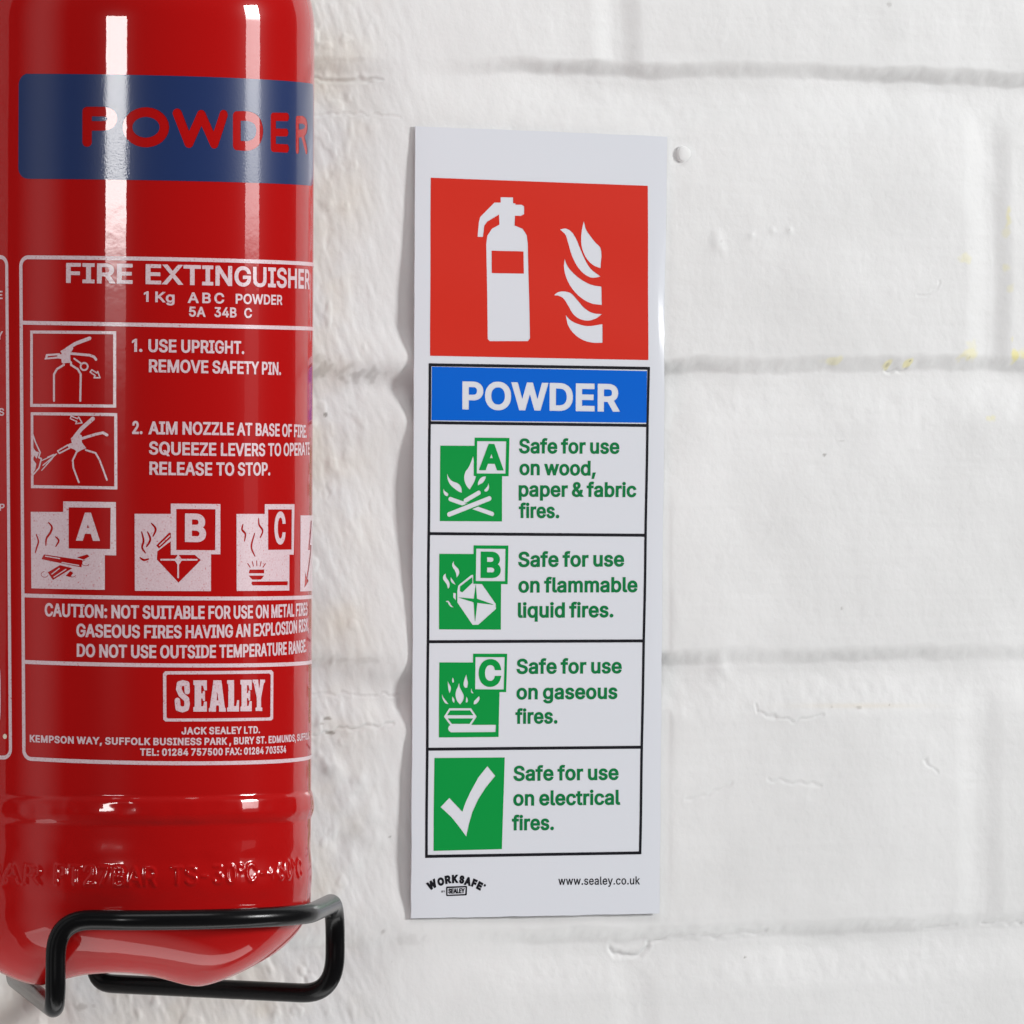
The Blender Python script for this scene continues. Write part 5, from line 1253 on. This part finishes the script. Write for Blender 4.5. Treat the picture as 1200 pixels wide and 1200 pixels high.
for f in [((380, 450), (392, 510), (418, 560), (436, 605), (428, 655), (392, 706), (358, 665), (340, 610), (345, 545), (365, 500)),
          ((465, 352), (472, 400), (484, 450), (476, 508), (450, 508), (432, 470), (442, 415)),
          ((245, 428), (262, 462), (284, 500), (284, 535), (268, 576), (256, 530), (250, 480)),
          ((305, 388), (318, 415), (320, 446), (302, 450), (298, 420)),
          ((180, 580), (196, 620), (226, 660), (258, 702), (222, 692), (195, 655), (182, 615)),
          ((300, 610), (316, 630), (328, 660), (320, 690), (302, 660)),
          ((466, 612), (480, 640), (484, 665), (472, 684), (458, 680), (462, 650)),
          ((616, 606), (622, 640), (606, 672), (585, 695), (552, 706), (556, 670), (582, 640)),
          ((526, 512), (532, 545), (550, 576), (526, 572), (520, 540))]:
    A.poly(Zc(*f), True, True)
A.stroke(Zc((272, 762), (515, 762), (574, 848), (508, 945), (290, 945), (216, 848)), 2.6, True, close=True)
A.stroke(Zc((230, 850), (560, 850)), 3.8, True)
A.poly(Zc((285, 944), (812, 944), (808, 1028), (285, 1032), (260, 1015), (250, 988), (260, 958)), True)
A.poly(Zc((542, 110), (942, 111), (932, 561), (540, 557)))
A.poly(Zc((571, 150), (912, 151), (903, 530), (569, 527)), True)
A.text('C', Zc((608, 496), (868, 496)), 32, 0.075)
sign_art('pictogram', A, M_green, 'green class C symbol with gas burner')
A = sart([(506, 886), (592, 998)], 0.08)
A.poly(Z7((163, 494), (438, 492), (427, 850), (160, 857)))
A.poly(Z7((188, 686), (222, 650), (273, 704), (285, 668), (305, 625), (335, 570), (370, 526), (401, 564), (365, 608), (335, 655), (312, 705), (298, 755), (288, 801), (262, 765), (230, 725)), True, False)
sign_art('pictogram', A, M_green, 'green panel with a white tick')
# maker's logo
Zl = zone(490, 1010, 10.91)
A = sart([(495, 1018), (575, 1056)], 0.045)
k = 1 / 10.91
for ch, x, y, h, w, a in [('W', 176, 292, 112, 130, 26), ('O', 288, 252, 108, 92, 18), ('R', 377, 226, 108, 80, 9), ('K', 468, 218, 108, 84, 2), ('S', 556, 226, 106, 70, -6), ('A', 634, 248, 108, 92, -13), ('F', 716, 272, 106, 66, -21), ('E', 784, 306, 106, 70, -27)]:
    A.glyph_at(ch, Zl((x, y))[0], h * k, 1.06 * w * k, math.radians(a), 0.10)
A.disc(Zl((850, 300))[0], 1.5)
A.poly(Zl((355, 326), (362, 316), (616, 306), (624, 316), (620, 420), (612, 428), (364, 438), (356, 428)))
A.poly(Zl((374, 336), (604, 325), (600, 411), (374, 420)), True)
A.text('SEALEY', Zl((384, 406), (592, 400)), 5.9, 0.08)
A.text('BY', Zl((296, 392), (344, 390)), 2.3, 0.06)
sign_art('maker_logo', A, M_black)

# ================================================================== THE WIRE BRACKET
M_wire, nt, p = mat('black_coated_wire', (0.005, 0.005, 0.0055), 0.22, 0.16)
nb = noise_node(nt, 500, 2); bump(nt, p, nb.outputs['Fac'], 0.08, 0.0003)
RW = 0.00233
Rp = RAD + RW + 0.0002
fr = at_depth(240, 1077.5, Rp * 0.9)
zb_ = fr[2]
def depth_for(px, py, z):
    lo, hi = -0.2, 0.2
    for _ in range(60):
        mid = (lo + hi) / 2
        if at_depth(px, py, mid)[2] < z: lo = mid      # farther away is lower
        else: hi = mid
    return (lo + hi) / 2
def on_hoop(px):
    lo = at_depth(px, 1077, 0.0)
    X = np.dot(lo[:2] - AX[:2], er)
    t = math.asin(max(-0.99, min(0.99, X / Rp)))
    return t
t0 = on_hoop(67.5) 
hoop = []
for t in np.linspace(t0, math.radians(70), 30):
    hoop.append(np.array([AX[0] + Rp * (math.sin(t) * er[0] + math.cos(t) * ec[0]), AX[1] + Rp * (math.sin(t) * er[1] + math.cos(t) * ec[1]), zb_]))
dR = depth_for(393, 1056.5, zb_)
Rt = at_depth(393, 1056.5, dR); Rt[2] = zb_
Rb = at_depth(390, 1165.5, dR); Rb[:2] = Rt[:2]
Lt = hoop[0]
q = at_depth(65.5, 1183, DA - np.dot(Lt - CAM, Fv))
Lb = np.array([Lt[0], Lt[1], q[2]])
eL = at_depth(20, 1148.5, depth_for(20, 1148.5, Lb[2]))
eR = at_depth(147, 1153.6, depth_for(147, 1153.6, Rb[2]))
def to_wall(a, b, y):
    d = b - a; t = (y - a[1]) / d[1]; r = a + d * t; return r
eL = to_wall(Lb, eL, -0.0075); eR = to_wall(Rb, eR, -0.0075)
eL[2] = Lb[2]; eR[2] = Rb[2]
def fillet(P, rad, n=9):
    out = [P[0]]
    for i in range(1, len(P) - 1):
        a, b, c = P[i - 1], P[i], P[i + 1]
        r = rad[i] if isinstance(rad, dict) and i in rad else 0
        if not r: out.append(b); continue
        u = (a - b) / np.linalg.norm(a - b); v = (c - b) / np.linalg.norm(c - b)
        p0, p2 = b + u * min(r, np.linalg.norm(a - b) * 0.9), b + v * min(r, np.linalg.norm(c - b) * 0.9)
        for t in np.linspace(0, 1, n): out.append((1 - t) ** 2 * p0 + 2 * t * (1 - t) * (b * 0.93 + (p0 + p2) * 0.035) + t * t * p2)
    out.append(P[-1])
    return out
h0 = [h for h in hoop[6:]]
bendL = np.linalg.norm(hoop[0] - h0[0])
P = [eL + np.array([0, 0, 0.055]), eL, Lb, Lt] + h0 + [Rt, Rb, eR, eR + np.array([0, 0, 0.055])]
n_ = len(P)
path = fillet(P, {1: 0.004, 2: 0.006, 3: 0.0075, n_ - 5: 0.016, n_ - 4: 0.0095, n_ - 3: 0.0088, n_ - 2: 0.004})
path = np.array(path)
# resample evenly
seg = np.linalg.norm(np.diff(path, axis=0), axis=1); s_ = np.concatenate([[0], np.cumsum(seg)])
ok = np.concatenate([[True], seg > 1e-7]); path, s_ = path[ok], s_[ok]
t = np.arange(0, s_[-1], 0.0009)
path = np.stack([np.interp(t, s_, path[:, k]) for k in range(3)], 1)
for _ in range(3): path[1:-1] = 0.25 * path[:-2] + 0.5 * path[1:-1] + 0.25 * path[2:]
T = np.gradient(path, axis=0); T /= np.linalg.norm(T, axis=1)[:, None]
N = np.zeros_like(T); N[0] = np.cross(T[0], [1.0, 0.2, 0]); N[0] /= np.linalg.norm(N[0])
for i in range(1, len(T)):
    v = N[i - 1] - np.dot(N[i - 1], T[i]) * T[i]; N[i] = v / np.linalg.norm(v)
B = np.cross(T, N)
K = 28
Vb = np.concatenate([path[i][None] + RW * (np.cos(np.linspace(0, 2 * math.pi, K, endpoint=False))[:, None] * N[i][None] + np.sin(np.linspace(0, 2 * math.pi, K, endpoint=False))[:, None] * B[i][None]) for i in range(len(path))])
br = thing('wire_bracket', 'black bent wire bracket cradling the base of the red cylinder', 'bracket', (AX[0], AX[1], zb_))
fast_mesh('wire_cradle', Vb, grid_faces(len(path), K, True), M_wire, br)
xa, xb_ = sorted([eL[0], eR[0]])
bx = [(xa - 0.004, xb_ + 0.004), (-0.0052, -0.0025), (eL[2] + 0.022, eL[2] + 0.065)]
Vx = [(x, y, z) for x in bx[0] for y in bx[1] for z in bx[2]]
Fx = np.array([(0, 1, 3, 2), (4, 6, 7, 5), (0, 4, 5, 1), (2, 3, 7, 6), (0, 2, 6, 4), (1, 5, 7, 3)])
bp = fast_mesh('back_plate', Vx, Fx, M_wire, br)
bp.data.polygons.foreach_set('use_smooth', np.zeros(6, bool))
